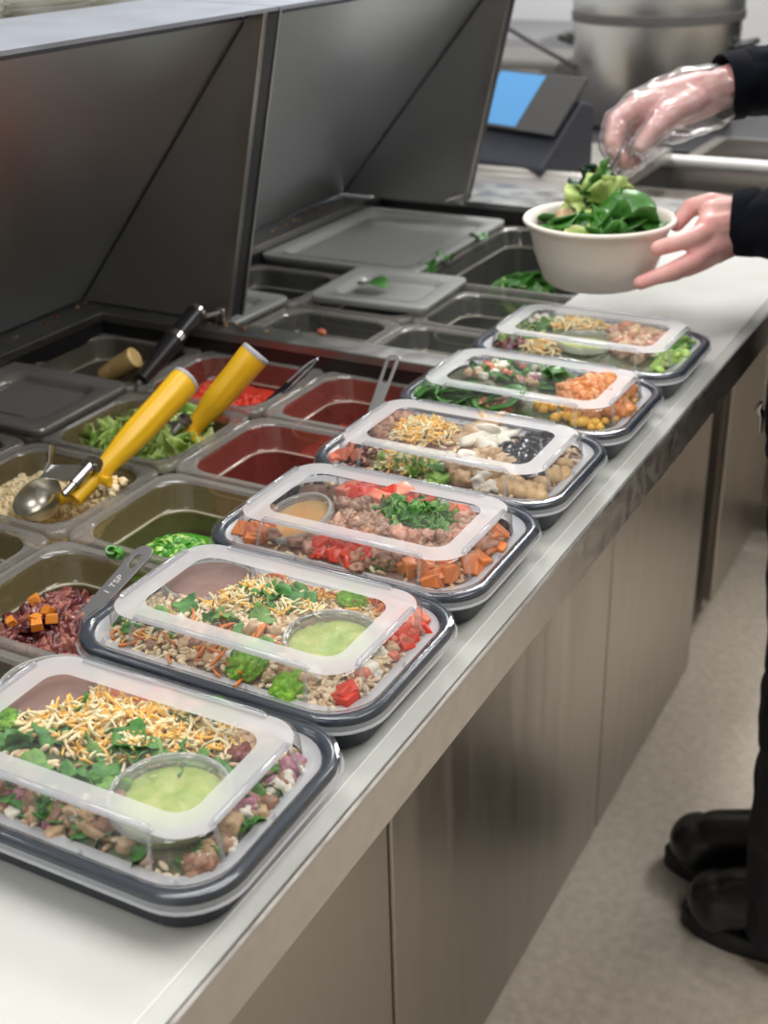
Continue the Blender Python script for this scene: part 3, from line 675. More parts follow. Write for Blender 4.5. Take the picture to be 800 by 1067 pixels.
# ---------------------------------------------------------------- food pans in the wells
PAN = clear('pan_plastic', (0.80, 0.78, 0.72), 0.24, (0.36, 0.33, 0.25), 0.10, 1.3, bump=.1, bump_scale=25)
PAN_RIM = clear('pan_rim', (0.72, 0.71, 0.69), 0.38, (0.46, 0.44, 0.41), 0.14, 1.6, bump=.1, bump_scale=40)
PAN_LID = clear('pan_lid', (0.86, 0.87, 0.86), 0.55, (0.66, 0.68, 0.67), 0.16, 1.0, translucent=.2, bump=.15, bump_scale=18)
PAN_BEAD_GLINT = clear('pan_shoulder_glint', (0.9, 0.9, 0.85), 0.55, (0.66, 0.62, 0.52), 0.1, 1.6)  # frosted step of the plastic, brightened to paint in its highlight line
zp = H - 0.018
PAN_RED = clear('pan_plastic_red', (0.80, 0.55, 0.50), 0.40, (0.42, 0.10, 0.08), 0.10, 1.3, bump=.1, bump_scale=25)
PAN_OLIVE = clear('pan_plastic_olive', (0.80, 0.76, 0.60), 0.32, (0.38, 0.32, 0.16), 0.10, 1.3, bump=.1, bump_scale=25)
PAN_GREY = clear('pan_plastic_grey', (0.74, 0.76, 0.74), 0.22, (0.26, 0.27, 0.25), 0.10, 1.3, bump=.1, bump_scale=25)
PAN_DARK = clear('pan_lid_smoky', (0.72, 0.70, 0.68), 0.34, (0.38, 0.36, 0.35), 0.14, 1.0, bump=.15, bump_scale=18)
def stain(o, m, part='pan_body'):
    for c in children(o):
        if c.name.startswith(part): c.data = c.data.copy(); c.data.materials[0] = m
def make_pan(w, l, name='food_pan', depth=.10):
    root = empty(name, (0, 0, zp))
    wi, li = w - .022, l - .022
    q = MB()
    q.loft([rr(wi, li, .030, -.001), rr(wi - .004, li - .004, .029, -.006), rr(wi - .010, li - .010, .028, -.022), rr(wi - .013, li - .013, .028, -.0245), rr(wi - .017, li - .017, .028, -.0255),
            rr(wi - .026, li - .026, .028, -depth + .012), rr(wi - .034, li - .034, .026, -depth + .003), rr(wi - .05, li - .05, .022, -depth)], cap0=False)
    q.build('pan_body', PAN, root, smooth=50)
    q = MB()
    q.loft([rr(wi, li, .030, -.001), rr(wi + .004, li + .004, .031, .0018), rr(wi + .009, li + .009, .030, .0012), rr(w - .007, l - .007, .018, .0012), rr(w - .004, l - .004, .016, .0020), rr(w - .001, l - .001, .014, 0), rr(w - .0005, l - .0005, .014, -.006)], cap0=False, cap1=False)
    q.build('pan_rim', PAN_RIM, root, smooth=60)
    q = MB()
    a, b = rr(wi - .0125, li - .0125, .028, -.0243), rr(wi - .0165, li - .0165, .028, -.0248)
    q.loft([a, b, [(x, y, z - .0015) for x, y, z in b], [(x, y, z - .0015) for x, y, z in a], a], cap0=False, cap1=False)
    q.build('pan_shoulder_glint', PAN_BEAD_GLINT, root, smooth=60)
    return root
PX = {'f': -.3205, 'm': -.4915, 'b': -.6625}
PY = {'A': .797, 'B': .644, 'C': .491, 'D': .338, 'E': .185, 'a': .985, 'b': 1.140}
sixth = make_pan(.1685, .1505)
def pan(cx, cy, label, first=[True], z=0):
    o = sixth if first[0] else copy_tree(sixth); first[0] = False
    o.location = (PX[cx], PY[cy], zp + z)
    return tag(o, label, 'food pan', 'small plastic food pans in the wells')
pan('b', 'A', 'clear food pan holding the black spoon, far back corner of the near well')
pan('m', 'A', 'clear food pan of chopped red pepper at the far wall of the near well')
pan('f', 'A', 'nearly empty red-stained food pan holding the slotted steel handle')
pan('b', 'B', 'food pan of dark sauce under the smoky square lid, near well')
pan('m', 'B', 'food pan of chopped green lettuce with a yellow scoop')
pan('f', 'B', 'food pan with a little red salsa left, beside the lettuce pan')
pan('b', 'C', 'food pan at the left edge of the picture, behind the cream mash pan')
pan('m', 'C', 'food pan of cream-coloured mash with a yellow scoop in it')
pan('f', 'C', 'food pan of sliced green scallions')
pan('m', 'D', 'brown food pan cut by the left picture edge beside the chopped bacon pan')
pan('f', 'D', 'food pan of chopped dark red bacon with a grey measuring handle')
pan('f', 'E', 'food pan mostly hidden under the nearest meal container')
pan('b', 'a', 'food pan under a cloudy lid just past the first open hood')
pan('m', 'a', 'food pan with brown sauce and an orange scrap, far well, next to the divider')
pan('f', 'a', 'empty brown-stained food pan in the far well, next to the divider')
pan('b', 'b', 'dark green food pan between the hood and the leaf-topped lid')
pan('m', 'b', 'food pan under the cloudy lid that has a green leaf on it')
pan('f', 'b', 'open food pan in the far well in front of the spinach pan')
for o_ in [x for x in COL.objects if x.name.startswith('food_pan')]:
    l_ = o_['label']
    if 'red-stained' in l_ or 'red pepper' in l_ or 'red salsa' in l_: stain(o_, PAN_RED)
    elif 'far well' in l_ or 'far-well' in l_ or 'hood' in l_ or 'leaf' in l_: stain(o_, PAN_GREY)
    elif 'scallion' in l_ or 'bacon' in l_ or 'lettuce' in l_ or 'mash' in l_: stain(o_, PAN_OLIVE)
half = make_pan(.258, .330, 'large_food_pan', .12)
half.location = (-.613, 1.405, zp); tag(half, 'large food pan under the big cloudy lid in the far well', 'food pan', 'large plastic food pans in the far well')
stain(half, PAN_GREY); h2 = copy_tree(half); h2.location = (-.365, 1.405, zp); tag(h2, 'large open food pan with a few spinach leaves in the far well', 'food pan', 'large plastic food pans in the far well')
# lids
def make_lid(w, l, name, rows=1):
    root = empty(name, (0, 0, 0)); q = MB()
    q.loft([rr(w, l, .013, -.004), rr(w + .001, l + .001, .013, .003), rr(w - .002, l - .002, .012, .005), rr(w - .040, l - .040, .022, .005), rr(w - .046, l - .046, .020, .0035), rr(w - .056, l - .056, .018, -.004)], cap0=False)
    q.build('lid_panel', PAN_LID, root, smooth=40, solid=.0015)
    q = MB()
    q.tube([(-w / 2 + .04, -l / 2 + .040, -.0030), (w / 2 - .055, -l / 2 + .040, -.0030)], .0012, 6)
    q.tube([(-w / 2 + .038, -l / 2 + .055, -.0030), (-w / 2 + .038, l / 2 - .05, -.0030)], .0012, 6)
    q.build('raised_rib', PAN_RIM, root, smooth=60)
    return root
def lid(o, x, y, z, rz, label, tx=0, ty=0):
    o.location = (x, y, zp + z); o.rotation_euler = (tx, ty, rz); return tag(o, label, 'pan lid', 'plastic lids on the food pans')
l0 = make_lid(.168, .150, 'pan_lid')
lid(l0, PX['b'] + .01, PY['B'] - .004, .0085, R(2), 'smoky see-through lid on the back pan of the near well', ty=R(1))
lid(copy_tree(l0), PX['b'] - .004, PY['a'] + .008, .0085, R(-2), 'cloudy lid just right of the first open hood in the far well')
lid(copy_tree(l0), PX['m'] + .014, PY['b'] + .012, .0110, R(3), 'cloudy lid with a single green leaf lying on it')
stain(children(l0)[0].parent, PAN_DARK, 'lid_panel')
lid(make_lid(.258, .330, 'large_pan_lid'), -.610, 1.392, .0095, R(1), 'big cloudy rectangular lid on the back of the far well')
# contents
def patch(name, label, mats, px_, py_, z, fn, w=.126, l=.108, n=36, extra=None, cat='food', rad=.03):
    """a filling surface inside a pan, with an edge skirt; fn(x, y) gives the height over z"""
    q = MB(); vs = []; fs = []
    for a in range(n + 1):
        for b in range(n + 1):
            u = -1 + 2 * a / n; v = -1 + 2 * b / n
            x = u * w / 2 * math.sqrt(1 - v * v * .16); y = v * l / 2 * math.sqrt(1 - u * u * .16); vs.append((px_ + x, py_ + y, z + fn(x, y)))
    for a in range(n):
        for b in range(n):
            k = a * (n + 1) + b; fs.append((k, k + n + 1, k + n + 2, k + 1))
    q.add(vs, fs, 0)
    if extra: extra(q)
    return tag(q.build(name, mats, smooth=180), label, cat, kind='stuff')
def pos(c): return PX[c[0]], PY[c[1]]
def heap(name, label, key, z, base, specs, fn, seed=1, w=.126, l=.108, xy=None):
    """specs: kind, material indices, n, cx, cy, sx, sy, s0, s1, flat"""
    x0, y0 = xy or pos(key); rng = random.Random(seed); names = []
    for s in specs:
        for m in s[1]:
            if m not in names: names.append(m)
    def ex(q):
        for kind, ms, n, cx, cy, sx, sy, s0, s1, flat in specs:
            for x, y, d in blob(rng, n, cx, cy, sx, sy):
                if abs(x) > w / 2 - .004 or abs(y) > l / 2 - .004: continue
                s = rng.uniform(s0, s1); place(q, kind, (x0 + x, y0 + y, z + fn(x, y) + rng.uniform(-.1, .55) * s * .6), s, 1 + names.index(rng.choice(ms)), flat, rng)
    return patch(name, label, [base] + [F[k] for k in names], x0, y0, z, fn, w, l, extra=ex)
nz = lambda x, y, s, k: noise.noise(Vector((x * s, y * s, k)))
heap('chopped_bacon', 'dark red chopped bacon heaped in the pan with the measuring handle', 'fD', H - .046, F['bac2'],
     [('flake', ('bac', 'bac', 'bac2', 'bac3'), 620, 0, .0, .066, .056, .009, .017, .9), ('flake', ('bac', 'bac3', 'bac2'), 220, .02, -.005, .04, .04, .010, .018, .9)],
     lambda x, y: .012 * nz(x, y, 20, 3) - .10 * max(0, y - .02), 3)
tag_o = None
q = MB(); rng = random.Random(5)
for x, y in ((-.372, .345), (-.350, .322), (-.340, .330), (-.352, .338), (-.366, .312), (-.345, .318)):
    place(q, 'dice', (x, y, H - .037 + random.uniform(0, .003)), rng.uniform(.006, .0095), 0, .7, rng)
tag(q.build('diced_sweet_potato', F['swp']), 'few orange sweet potato cubes mixed into the chopped bacon', 'food', kind='stuff')
def scall(x, y): return .006 * nz(x, y, 25, 8) + .016 * math.exp(-((x + .018) / .034) ** 2 - ((y + .004) / .026) ** 2) - .018
heap('sliced_scallions', 'bright green sliced scallions in the middle of the near well', 'fC', H - .046, F['scal'],
     [('ring', ('scal', 'scal', 'scal2'), 380, -.018, -.004, .036, .026, .008, .012, 1.2), ('ring', ('scal', 'scal2'), 70, .0, -.01, .05, .04, .008, .011, .8)], scall, 4, w=.118, l=.10)
q = MB(); place(q, 'ring', (-.338, .405, H - .0105), .010, 0, .6, rng); place(q, 'ring', (-.333, .407, H - .0125), .010, 0, 1.0, rng)
tag(q.build('scallion_scrap', F['scal']), 'stray green scallion bits lying on the pan rims', 'food scrap', kind='stuff')
def mash(x, y): return .018 * math.exp(-((x + .01) / .045) ** 2 - ((y) / .05) ** 2) + .006 * nz(x, y, 30, 2) + .003 * nz(x, y, 90, 2) + .0015 * nz(x, y, 250, 2) - .034 * math.exp(-((x - .0165) / .024) ** 2 - ((y + .028) / .024) ** 2) - (.035 * math.exp(-((x - .045) / .022) ** 2 - ((y + .01) / .04) ** 2))
heap('cream_mash', 'cream-coloured crumbly mash filling a pan, around the scoop bowl', 'mC', H - .040, F['hum'],
     [('chunk', ('hum',), 1100, -.006, 0, .062, .054, .002, .006, .8)], mash, 6, w=.132, l=.114)
heap('chopped_lettuce', 'chopped green lettuce heaped under the yellow scoops', 'mB', H - .040, F['lettd'],
     [('frill', ('lett', 'lett', 'lettd'), 120, .0, .002, .056, .048, .024, .042, .8), ('frill', ('lett', 'lettd'), 40, .01, .01, .045, .04, .020, .032, 1.0)], lambda x, y: .014 * nz(x, y, 22, 4), 7, w=.128, l=.11)
heap('chopped_red_pepper', 'chopped red pepper in the middle far pan of the near well', 'mA', H - .048, F['tom'],
     [('dice', ('tom', 'tom', 'tomp'), 170, -.03, -.01, .03, .035, .008, .013, .8), ('chunk', ('tom',), 70, .02, 0, .04, .04, .005, .009, .8)], lambda x, y: .010 * nz(x, y, 22, 5) + .22 * max(0, -x * .6), 8)
RS = mat('salsa_red', (0.42, 0.035, 0.03), 0.25, col2=(0.24, 0.02, 0.02), noise_scale=40, bump=.4, bump_scale=160)
OS = mat('residue_olive', (0.20, 0.16, 0.06), 0.35, col2=(0.13, 0.11, 0.05), noise_scale=18)
BS = mat('residue_brown', (0.20, 0.10, 0.06), 0.35, col2=(0.12, 0.07, 0.05), noise_scale=18)
DG = mat('residue_green', (0.07, 0.09, 0.05), 0.4, col2=(0.04, 0.05, 0.04), noise_scale=22)
def low(name, label, m, key, z=-.085, xy=None, w=.118, l=.10, tilt=(0, 0)):
    x0, y0 = xy or pos(key); patch(name, label, [m], x0, y0, H + z, lambda x, y: .004 * nz(x, y, 30, 7) + x * tilt[0] + y * tilt[1], w, l)
low('red_salsa', 'thin layer of red salsa in the pan beside the lettuce', RS, 'fB', -.080, tilt=(.25, .15))
low('red_sauce', 'red sauce in the pan holding the slotted steel handle', RS, 'fA', -.070)
low('dark_sauce', 'dark brown sauce under the smoky lid', BS, 'bB', -.060)
low('brown_sauce', 'brown sauce in the pan cut by the left picture edge', BS, 'mD', -.050)
low('brown_residue', 'brown sauce left in the pan behind the cream mash', BS, 'bC', -.060)
low('brown_gravy', 'brown gravy in the far-well pan with the orange scrap', BS, 'ma', -.060)
low('brown_glaze', 'thin brown glaze in the empty pan beside the divider', BS, 'fa', -.080)
low('green_relish', 'dark green relish in the pan between hood and leaf-topped lid', DG, 'bb', -.055)
low('pale_dressing', 'olive dressing in the open pan in front of the spinach pan', OS, 'fb', -.085)
low('olive_residue', 'olive film on the bottom of the scallion pan', OS, 'fC', -.088)
# spinach in the far pan
q = MB(); rng = random.Random(15)
for x, y, d in blob(rng, 34, -.385, 1.40, .035, .04): place(q, 'spin', (x, y, H - .070 + rng.uniform(0, .035) * (1 - d)), rng.uniform(.026, .042), rng.choice((0, 0, 1)), .7, rng)
tag(q.build('spinach_leaves', [F['spin'], F['lett']], smooth=180), 'loose green spinach leaves in the big far pan', 'food', kind='stuff')
q = MB(); vs, fs = T['spin'][1]; q.add([Vector(v) * .030 + Vector((-.497, 1.140, zp + .022)) for v in vs], fs)
tag(q.build('spinach_leaf', F['spin'], smooth=180), 'single green spinach leaf lying on a cloudy pan lid', 'leaf')
q = MB()
for x, y in ((-.480, 1.33), (-.482, 1.45), (-.478, 1.27)): place(q, 'leaf', (x, y, zp + .014), .030, 0, .3, rng)
tag(q.build('leaf_scraps', F['spin'], smooth=180), 'torn green leaf scraps along the edge of the big cloudy lid', 'food scrap', kind='stuff')
# ---------------------------------------------------------------- serving tools
YEL = mat('handle_yellow', (0.86, 0.50, 0.015), 0.38); CAPG = mat('cap_grey', (0.42, 0.44, 0.48), 0.45)
BLK = mat('handle_black', (0.015, 0.015, 0.017), 0.3); WOOD = mat('tan_wood', (0.72, 0.52, 0.22), 0.5, col2=(.55, .36, .13), noise_scale=60)
def vz(p): return Vector((p[0], p[1], p[2] + H))
def scoop(label, end, neck, bowl, face, r=.020, lever=1):
    """portion scoop: moulded yellow handle with grey end cap, steel shank, thumb lever and hemispherical bowl"""
    end, neck, bowl = vz(end), vz(neck), vz(bowl)
    o = empty('portion_scoop', bowl, 0, label, 'scoop', 'yellow-handled portion scoops'); inv = Matrix.Translation(-bowl)
    def b(q, n, m, **k): q.v = [tuple(Vector(v) - bowl) for v in q.v]; return q.build(n, m, o, **k)
    d = (end - neck).normalized(); L = (end - neck).length
    side = d.cross(Vector((0, 0, 1))).normalized(); up = side.cross(d)
    q = MB(); rings = []; n = 40
    for t, rad in ((0, .0085), (.04, .0095), (.10, .010), (.20, .0115), (.30, .0135), (.45, .0150), (.75, .0155), (.97, .0165), (1.0, .0160)):
        ring = []
        for k in range(n):
            a = 2 * PI * k / n; rr_ = rad
            if .2 < t < .97 and math.cos(a * 1) > -.2: rr_ -= .0007 * (1 if k % 4 < 2 else 0)
            ring.append(neck + d * (L * t) + up * math.cos(a) * rr_ + side * math.sin(a) * rr_ * .88)
        rings.append(ring)
    q.loft(rings); 
    # collar wings and the moulded shank
    q.tube([neck - d * .034, neck - d * .012, neck + d * .002], [.0075, .0078, .0095], 16)
    q.tube([neck - side * .019 - d * .004, neck + side * .019 - d * .004], [.005, .005], 10, sx=.8)
    q.tube([neck + up * .002 - d * .008, neck - up * .016 - d * .006], [.006, .004], 8)
    b(q, 'handle', YEL, smooth=35)
    q = MB(); q.tube([end, end + d * .0035, end + d * .0045], [.0165, .0163, .0148], 36, sx=.88); b(q, 'end_cap', CAPG, smooth=50)
    # steel shank, spring barrel, lever
    q = MB()
    p0 = neck + up * .013 - d * .002; q.tube([p0, p0 - d * .024], .0055, 16); q.tube([p0 - d * .022, p0 - d * .038], .0038, 12)
    q.tube([p0 + side * .010, p0 - side * .010], .004, 10); q.tube([p0 + d * .004 + side * .006, p0 + d * .004 - side * .006], .006, 10)
    b(q, 'shank', UTENSIL, smooth=50)
    q = MB(); pl_ = p0 - d * .01
    for sgn in (1,):
        a = pl_ - side * .004 * lever; c_ = a - side * .032 * lever + up * .004 - d * .010
        q.loft([[a + d * .010, a - d * .012, a - d * .012 + up * .0015, a + d * .010 + up * .0015], [c_ + d * .004, c_ - d * .012, c_ - d * .012 + up * .0015, c_ + d * .004 + up * .0015]])
        e = c_ - side * .004 * lever + d * .018 + up * .012
        q.tube([c_ - d * .004, c_ + d * .006 + up * .004, e], [.004, .0035, .0045], 8, sx=.35)
    for k in range(7):
        a = pl_ - side * (.010 + .003 * k) * lever - d * .012; q.tube([a, a - d * .004 + up * .001], .0010, 5)
    b(q, 'thumb_lever', UTENSIL, smooth=30)
    # bowl: open hemisphere
    f = Vector(face).normalized(); s1 = f.cross(Vector((.3, 1, .1))).normalized(); s2 = f.cross(s1); q = MB(); n = 40; rings = []
    for k in range(10): a = PI / 2 * (1 - k / 9); rings.append([bowl - f * r * math.sin(PI / 2 * k / 9) * 1 + (s1 * math.cos(2 * PI * j / n) + s2 * math.sin(2 * PI * j / n)) * max(1e-4, r * math.cos(PI / 2 * k / 9)) for j in range(n)])
    inner = [[bowl + (p - bowl) * .93 for p in g] for g in rings]
    q.loft(rings[::-1] + inner, cap0=True, cap1=True)
    b(q, 'bowl', mat('scoop_bowl_steel', (.42, .42, .40), .3, .9, col2=(.62, .58, .48), noise_scale=90), smooth=60)
    q = MB(); q.tube([neck - d * .020, (neck - d * .03 + bowl) / 2 - Vector((0, 0, .004)), bowl - f * r * .9], [.0065, .006, .005], 10); b(q, 'bowl_arm', YEL, smooth=60)
    return o
scoop('yellow-handled scoop lying in the cream mash, bowl empty', (-.421, .626, .050), (-.436, .506, -.002), (-.475, .463, -.013), (-.15, -.5, 1), r=.0240, lever=1)
scoop('yellow-handled scoop standing in the lettuce pan', (-.402, .720, .050), (-.446, .664, -.018), (-.490, .640, -.040), (-.2, -.1, 1), r=.020, lever=1)
# mash stuck under the collar of the first scoop
q = MB(); rng = random.Random(9)
for i in range(70):
    t = i / 70; p = Vector((-.470 + t * .055, .482 + t * .030, H - .022 + t * .016)); place(q, 'chunk', p + Vector((rng.gauss(0, .004), rng.gauss(0, .004), rng.gauss(-.004, .003))), rng.uniform(.004, .009), 0, .8, rng)
tag(q.build('mash_clump', F['hum'], smooth=180), 'cream mash clinging to the neck of the yellow scoop', 'food', kind='stuff')
def slotted(name, label, a, b, w0, w1, th=.0016, slots=((.06, .34),), m=UTENSIL, up=(0, 0, 1), text=None):
    """flat metal handle with a long hang slot, from its free end a to b"""
    a, b = vz(a), vz(b); d = (b - a).normalized(); L = (b - a).length; s = d.cross(Vector(up)).normalized(); u = s.cross(d)
    o = empty(name, b, 0, label, 'serving tool')
    q = MB(); n = 14
    bm = bmesh.new()
    def loop(pts): return [bm.verts.new(p) for p in pts]
    out = []
    for k in range(n + 1): t = PI / 2 + PI * k / n; out.append((w0 / 2 * (1 + math.cos(t)), w0 / 2 * math.sin(t)))
    out += [(L, -w1 / 2), (L, w1 / 2)]
    s0, s1 = slots[0][0] * L + w0 * .25, slots[0][1] * L; sw = w0 * .22; inn = []
    for k in range(n + 1): t = PI / 2 + PI * k / n; inn.append((s0 + sw * math.cos(t), sw * math.sin(t)))
    for k in range(n + 1): t = -PI / 2 + PI * k / n; inn.append((s1 + sw * math.cos(t), sw * math.sin(t)))
    def P3(x, y): return (a - b) + d * x + s * y
    ov = loop([P3(*p) for p in out]); iv = loop([P3(*p) for p in inn])
    eds = [bm.edges.new((v[k], v[(k + 1) % len(v)])) for v in (ov, iv) for k in range(len(v))]
    bmesh.ops.triangle_fill(bm, use_beauty=True, use_dissolve=False, edges=eds, normal=u)
    r_ = bmesh.ops.extrude_face_region(bm, geom=list(bm.faces)); bmesh.ops.translate(bm, verts=[e for e in r_['geom'] if isinstance(e, bmesh.types.BMVert)], vec=u * th)
    bmesh.ops.recalc_face_normals(bm, faces=bm.faces)
    me = bpy.data.meshes.new('handle'); bm.to_mesh(me); bm.free(); me.materials.append(m)
    h = bpy.data.objects.new('handle', me); COL.objects.link(h); h.parent = o
    bv = h.modifiers.new('bevel', 'BEVEL'); bv.width = .0004; bv.segments = 2
    return o, (a, b, d, s, u, th)
o, fr_ = slotted('slotted_serving_spoon', 'slotted steel handle standing in the red-stained pan', (-.321, .873, .012), (-.288, .745, -.030), .0155, .0115)
# ladle neck and shallow bowl below
q = MB(); q.tube([Vector((0, 0, 0)), Vector((-.010, -.02, -.022)), Vector((-.018, -.03, -.032))], [.005, .0045, .005], 8, sx=.4); q.lathe([(0, -.040), (.012, -.038), (.018, -.031), (.019, -.030), (.012, -.036), (0, -.038)], 24, c=(-.026, -.034, 0)); q.build('spoon_bowl', UTENSIL, o, smooth=50)
o, fr_ = slotted('measuring_scoop', 'grey measuring scoop handle with embossed marks beside the bacon', (-.298, .407, .002), (-.314, .335, -.034), .0200, .0165, slots=((.12, .24),), m=mat('measure_grey', (.34, .345, .36), .42, .75))
q = MB(); q.lathe([(0, -.030), (.014, -.030), (.017, -.010), (.018, -.008), (.0172, -.008), (.0135, -.029), (0, -.029)], 24, c=(-.01, -.02, 0)); q.build('measuring_cup', UTENSIL, o, smooth=50)
a, b, d, s, u, th = fr_
tx = bpy.data.curves.new('engraved_mark', 'FONT'); tx.body = '1 TSP'; tx.size = .0085; tx.extrude = .0001; tx.materials.append(mat('engraving', (.75, .75, .75), .4)); tx.align_x = 'CENTER'; tx.align_y = 'CENTER'
to = bpy.data.objects.new('engraved_mark', tx); COL.objects.link(to); dg = bpy.context.evaluated_depsgraph_get(); tme = bpy.data.meshes.new_from_object(to.evaluated_get(dg)); bpy.data.objects.remove(to)
to = bpy.data.objects.new('engraved_mark', tme); COL.objects.link(to); to.parent = o
up_ = u if u.z > 0 else -u; xd = -d; yd = up_.cross(xd)
mm = Matrix((xd, yd, up_)).transposed().to_4x4(); mm.translation = (a - b) + d * .043 + (u * (th + .0002) if u.z > 0 else -u * .0002); to.matrix_local = mm
# thin tongs handle over the pepper pan
q = MB()
tp0, tp1 = vz((-.405, .842, .004)), vz((-.43, .735, -.038))
dd = (tp1 - tp0).normalized(); ss = dd.cross(Vector((0, 0, 1))).normalized()
for off in (-.004, .004):
    q.tube([tp0 + ss * off * .3, tp0 + ss * off + dd * .012, tp1 + ss * off * 1.3], [.0016, .0018, .0018], 8)
q.tube([tp0 + ss * .002, tp0 - dd * .003, tp0 - ss * .002], .0017, 8)
q.loft([[tp0 + dd * .045 - ss * .005, tp0 + dd * .045 + ss * .005, tp0 + dd * .045 + ss * .005 + Vector((0, 0, .002)), tp0 + dd * .045 - ss * .005 + Vector((0, 0, .002))],
        [tp1 - ss * .008, tp1 + ss * .008, tp1 + ss * .008 + Vector((0, 0, .002)), tp1 - ss * .008 + Vector((0, 0, .002))]])
tag(q.build('serving_fork', mat('dark_steel', (.12, .12, .13), .25, 1.0), smooth=40), 'thin dark steel looped handle leaning across the chopped red pepper pan', 'serving tool')
# black handled ladle, two-part handle with chrome bands
o = empty('black_handled_spoon', vz((-.572, .746, -.01)), 0, 'black-handled serving spoon with chrome bands leaning out of the far back pan', 'serving tool')
base = vz((-.572, .746, -.01)); A = vz((-.575, .742, -.012)); Bp = vz((-.582, .860, .030)); d = (Bp - A).normalized()
q = MB(); Lh = (Bp - A).length
q.tube([A - base, A - base + d * Lh * .55, A - base + d * Lh * .58], [.008, .0125, .0125], 20); q.tube([A - base + d * Lh * .66, A - base + d * Lh * 1.0], [.011, .0115], 20)
q.build('handle', BLK, o, smooth=40)
q = MB(); q.tube([A - base + d * Lh * .58, A - base + d * Lh * .66], [.0130, .0115], 24); q.build('middle_band', CHROME, o, smooth=40)
q = MB(); q.tube([A - base + d * Lh * 1.0, A - base + d * Lh * 1.04], [.0121, .0121], 24); q.build('end_band', CHROME, o, smooth=40)
q = MB(); q.tube([A - base, Vector((-.02, -.02, -.03)), Vector((-.035, -.03, -.05))], [.004, .0035, .005], 10); q.lathe([(0, -.062), (.016, -.058), (.024, -.048), (.025, -.048), (.017, -.0595), (0, -.0635)], 28, c=(-.05, -.035, 0)); q.build('spoon_bowl', UTENSIL, o, smooth=50)
# tan handle end
q = MB(); base = vz((-.640, .755, -.022)); e = vz((-.600, .765, .004)); q.tube([base, (base + e) / 2, e, e + (e - base).normalized() * .001], [.011, .0125, .0125, .011], 24)
tag(q.build('wooden_tool', WOOD, smooth=50), 'pale yellow round handle end poking out beside the black spoon', 'serving tool')
# stray orange scrap
q = MB(); place(q, 'flake', (-.505, 1.018, zp - .012), .009, 0, .2, rng, Matrix.Rotation(R(80), 3, 'X'))
tag(q.build('carrot_scrap', F['tomp'], smooth=180), 'orange scrap stuck to the back of the brown sauce pan', 'food scrap')
# ---------------------------------------------------------------- things behind the table
# steel counter unit standing past the end of the table
q = MB(); q.box((-1.0, 1.86, 0.08), (-.18, 2.30, H - .10)); bk = empty('equipment_stand', (-.6, 2.0, 0), 0, 'stainless cabinet standing past the far end of the prep table', 'cabinet')
def bp(mb, n, m, par, off, **k):
    o = mb.build(n, m, par, **k); o.location = (-off[0], -off[1], -off[2]); return o
o6 = (-.6, 2.0, 0)
bp(q, 'cabinet_body', STEEL_DOOR, bk, o6)
q = MB(); q.box((-1.02, 1.76, H - .045), (-.44, 2.32, H - .02)); bp(q, 'worktop', STEEL, bk, o6, bevel=.003)
q = MB(); q.box((-.18, 1.87, .10), (-.165, 2.27, H - .11)); bp(q, 'door', STEEL_DOOR, bk, o6, bevel=.003)
q = MB(); q.box((-.95, 1.80, 0), (-.23, 2.26, .08)); bp(q, 'toe_kick', BLACK_WELL, bk, o6)
# steel tray on the stand
q = MB(); q.loft([rr(.28, .15, .02, 0), rr(.29, .16, .02, .014), rr(.30, .17, .02, .015), rr(.28, .155, .02, .013), rr(.27, .14, .02, .004)]); 
tag(q.build('steel_tray', STEEL, smooth=40, loc=(-.60, 1.865, H - .02)), 'shallow stainless tray on the cabinet past the open hoods', 'tray')
# order screen: dark sloping terminal with a blue display
o = empty('order_terminal', (-.665, 2.04, H - .0195), R(-20), 'black order terminal with a bright blue screen behind the second hood', 'terminal')
q = MB(); q.loft([[(x, -.10, .0), (x, .11, .0), (x, .11, .20), (x, .06, .22), (x, -.10, .03)] for x in (-.16, .16)]); q.build('housing', mat('terminal_black', (.035, .04, .055), .4), o, bevel=.006)
tl = Matrix.Rotation(R(50), 3, 'X')
q = MB(); q.loft([[tuple(tl @ Vector((x, y, z)) + Vector((0, .02, .20))) for x, z in ((-.15, -.006), (.15, -.006), (.15, .008), (-.15, .008))] for y in (-.10, .11)]); q.build('display_frame', mat('terminal_grey', (.06, .06, .06), .4), o, bevel=.003)
q = MB(); q.loft([[tuple(tl @ Vector((x, y, z)) + Vector((0, .02, .20))) for x, z in ((-.14, .0082), (.02, .0082), (.02, .009), (-.14, .009))] for y in (-.09, .10)]); q.build('screen', emit('screen_blue', (.06, .20, .40), .55), o)
o.scale = (.75, .70, .58)
# big rice cooker / stock pot
def lathe_thing(name, loc, parts, label, cat, n=56):
    o = empty(name, loc, 0, label, cat)
    for pn, prof, m in parts:
        q = MB(); q.lathe(prof, n); q.build(pn, m, o, smooth=40)
    return o
POTS = mat('pot_steel', (.58, .57, .55), .30, 1.0)
potc = (-.73, 3.10, H + .005)
o = lathe_thing('stock_pot', potc, [('pot_body', [(0, -.10), (.205, -.10), (.212, -.09), (.215, .150), (.211, .150), (.20, -.08), (0, -.085)], POTS),
    ('pot_band', [(.2155, .150), (.222, .152), (.222, .172), (.2155, .174), (.212, .162), (.2155, .150)], mat('pot_band', (.10, .10, .10), .5)),
    ('pot_lid', [(.217, .173), (.219, .176), (.217, .24), (.208, .27), (.16, .295), (.06, .31), (0, .312), (0, .30), (.2, .26), (.21, .18), (.217, .173)], mat('pot_lid', (.62, .63, .63), .35, .9))], 'large round stainless pot with a dark band, behind the gloved hand', 'pot')
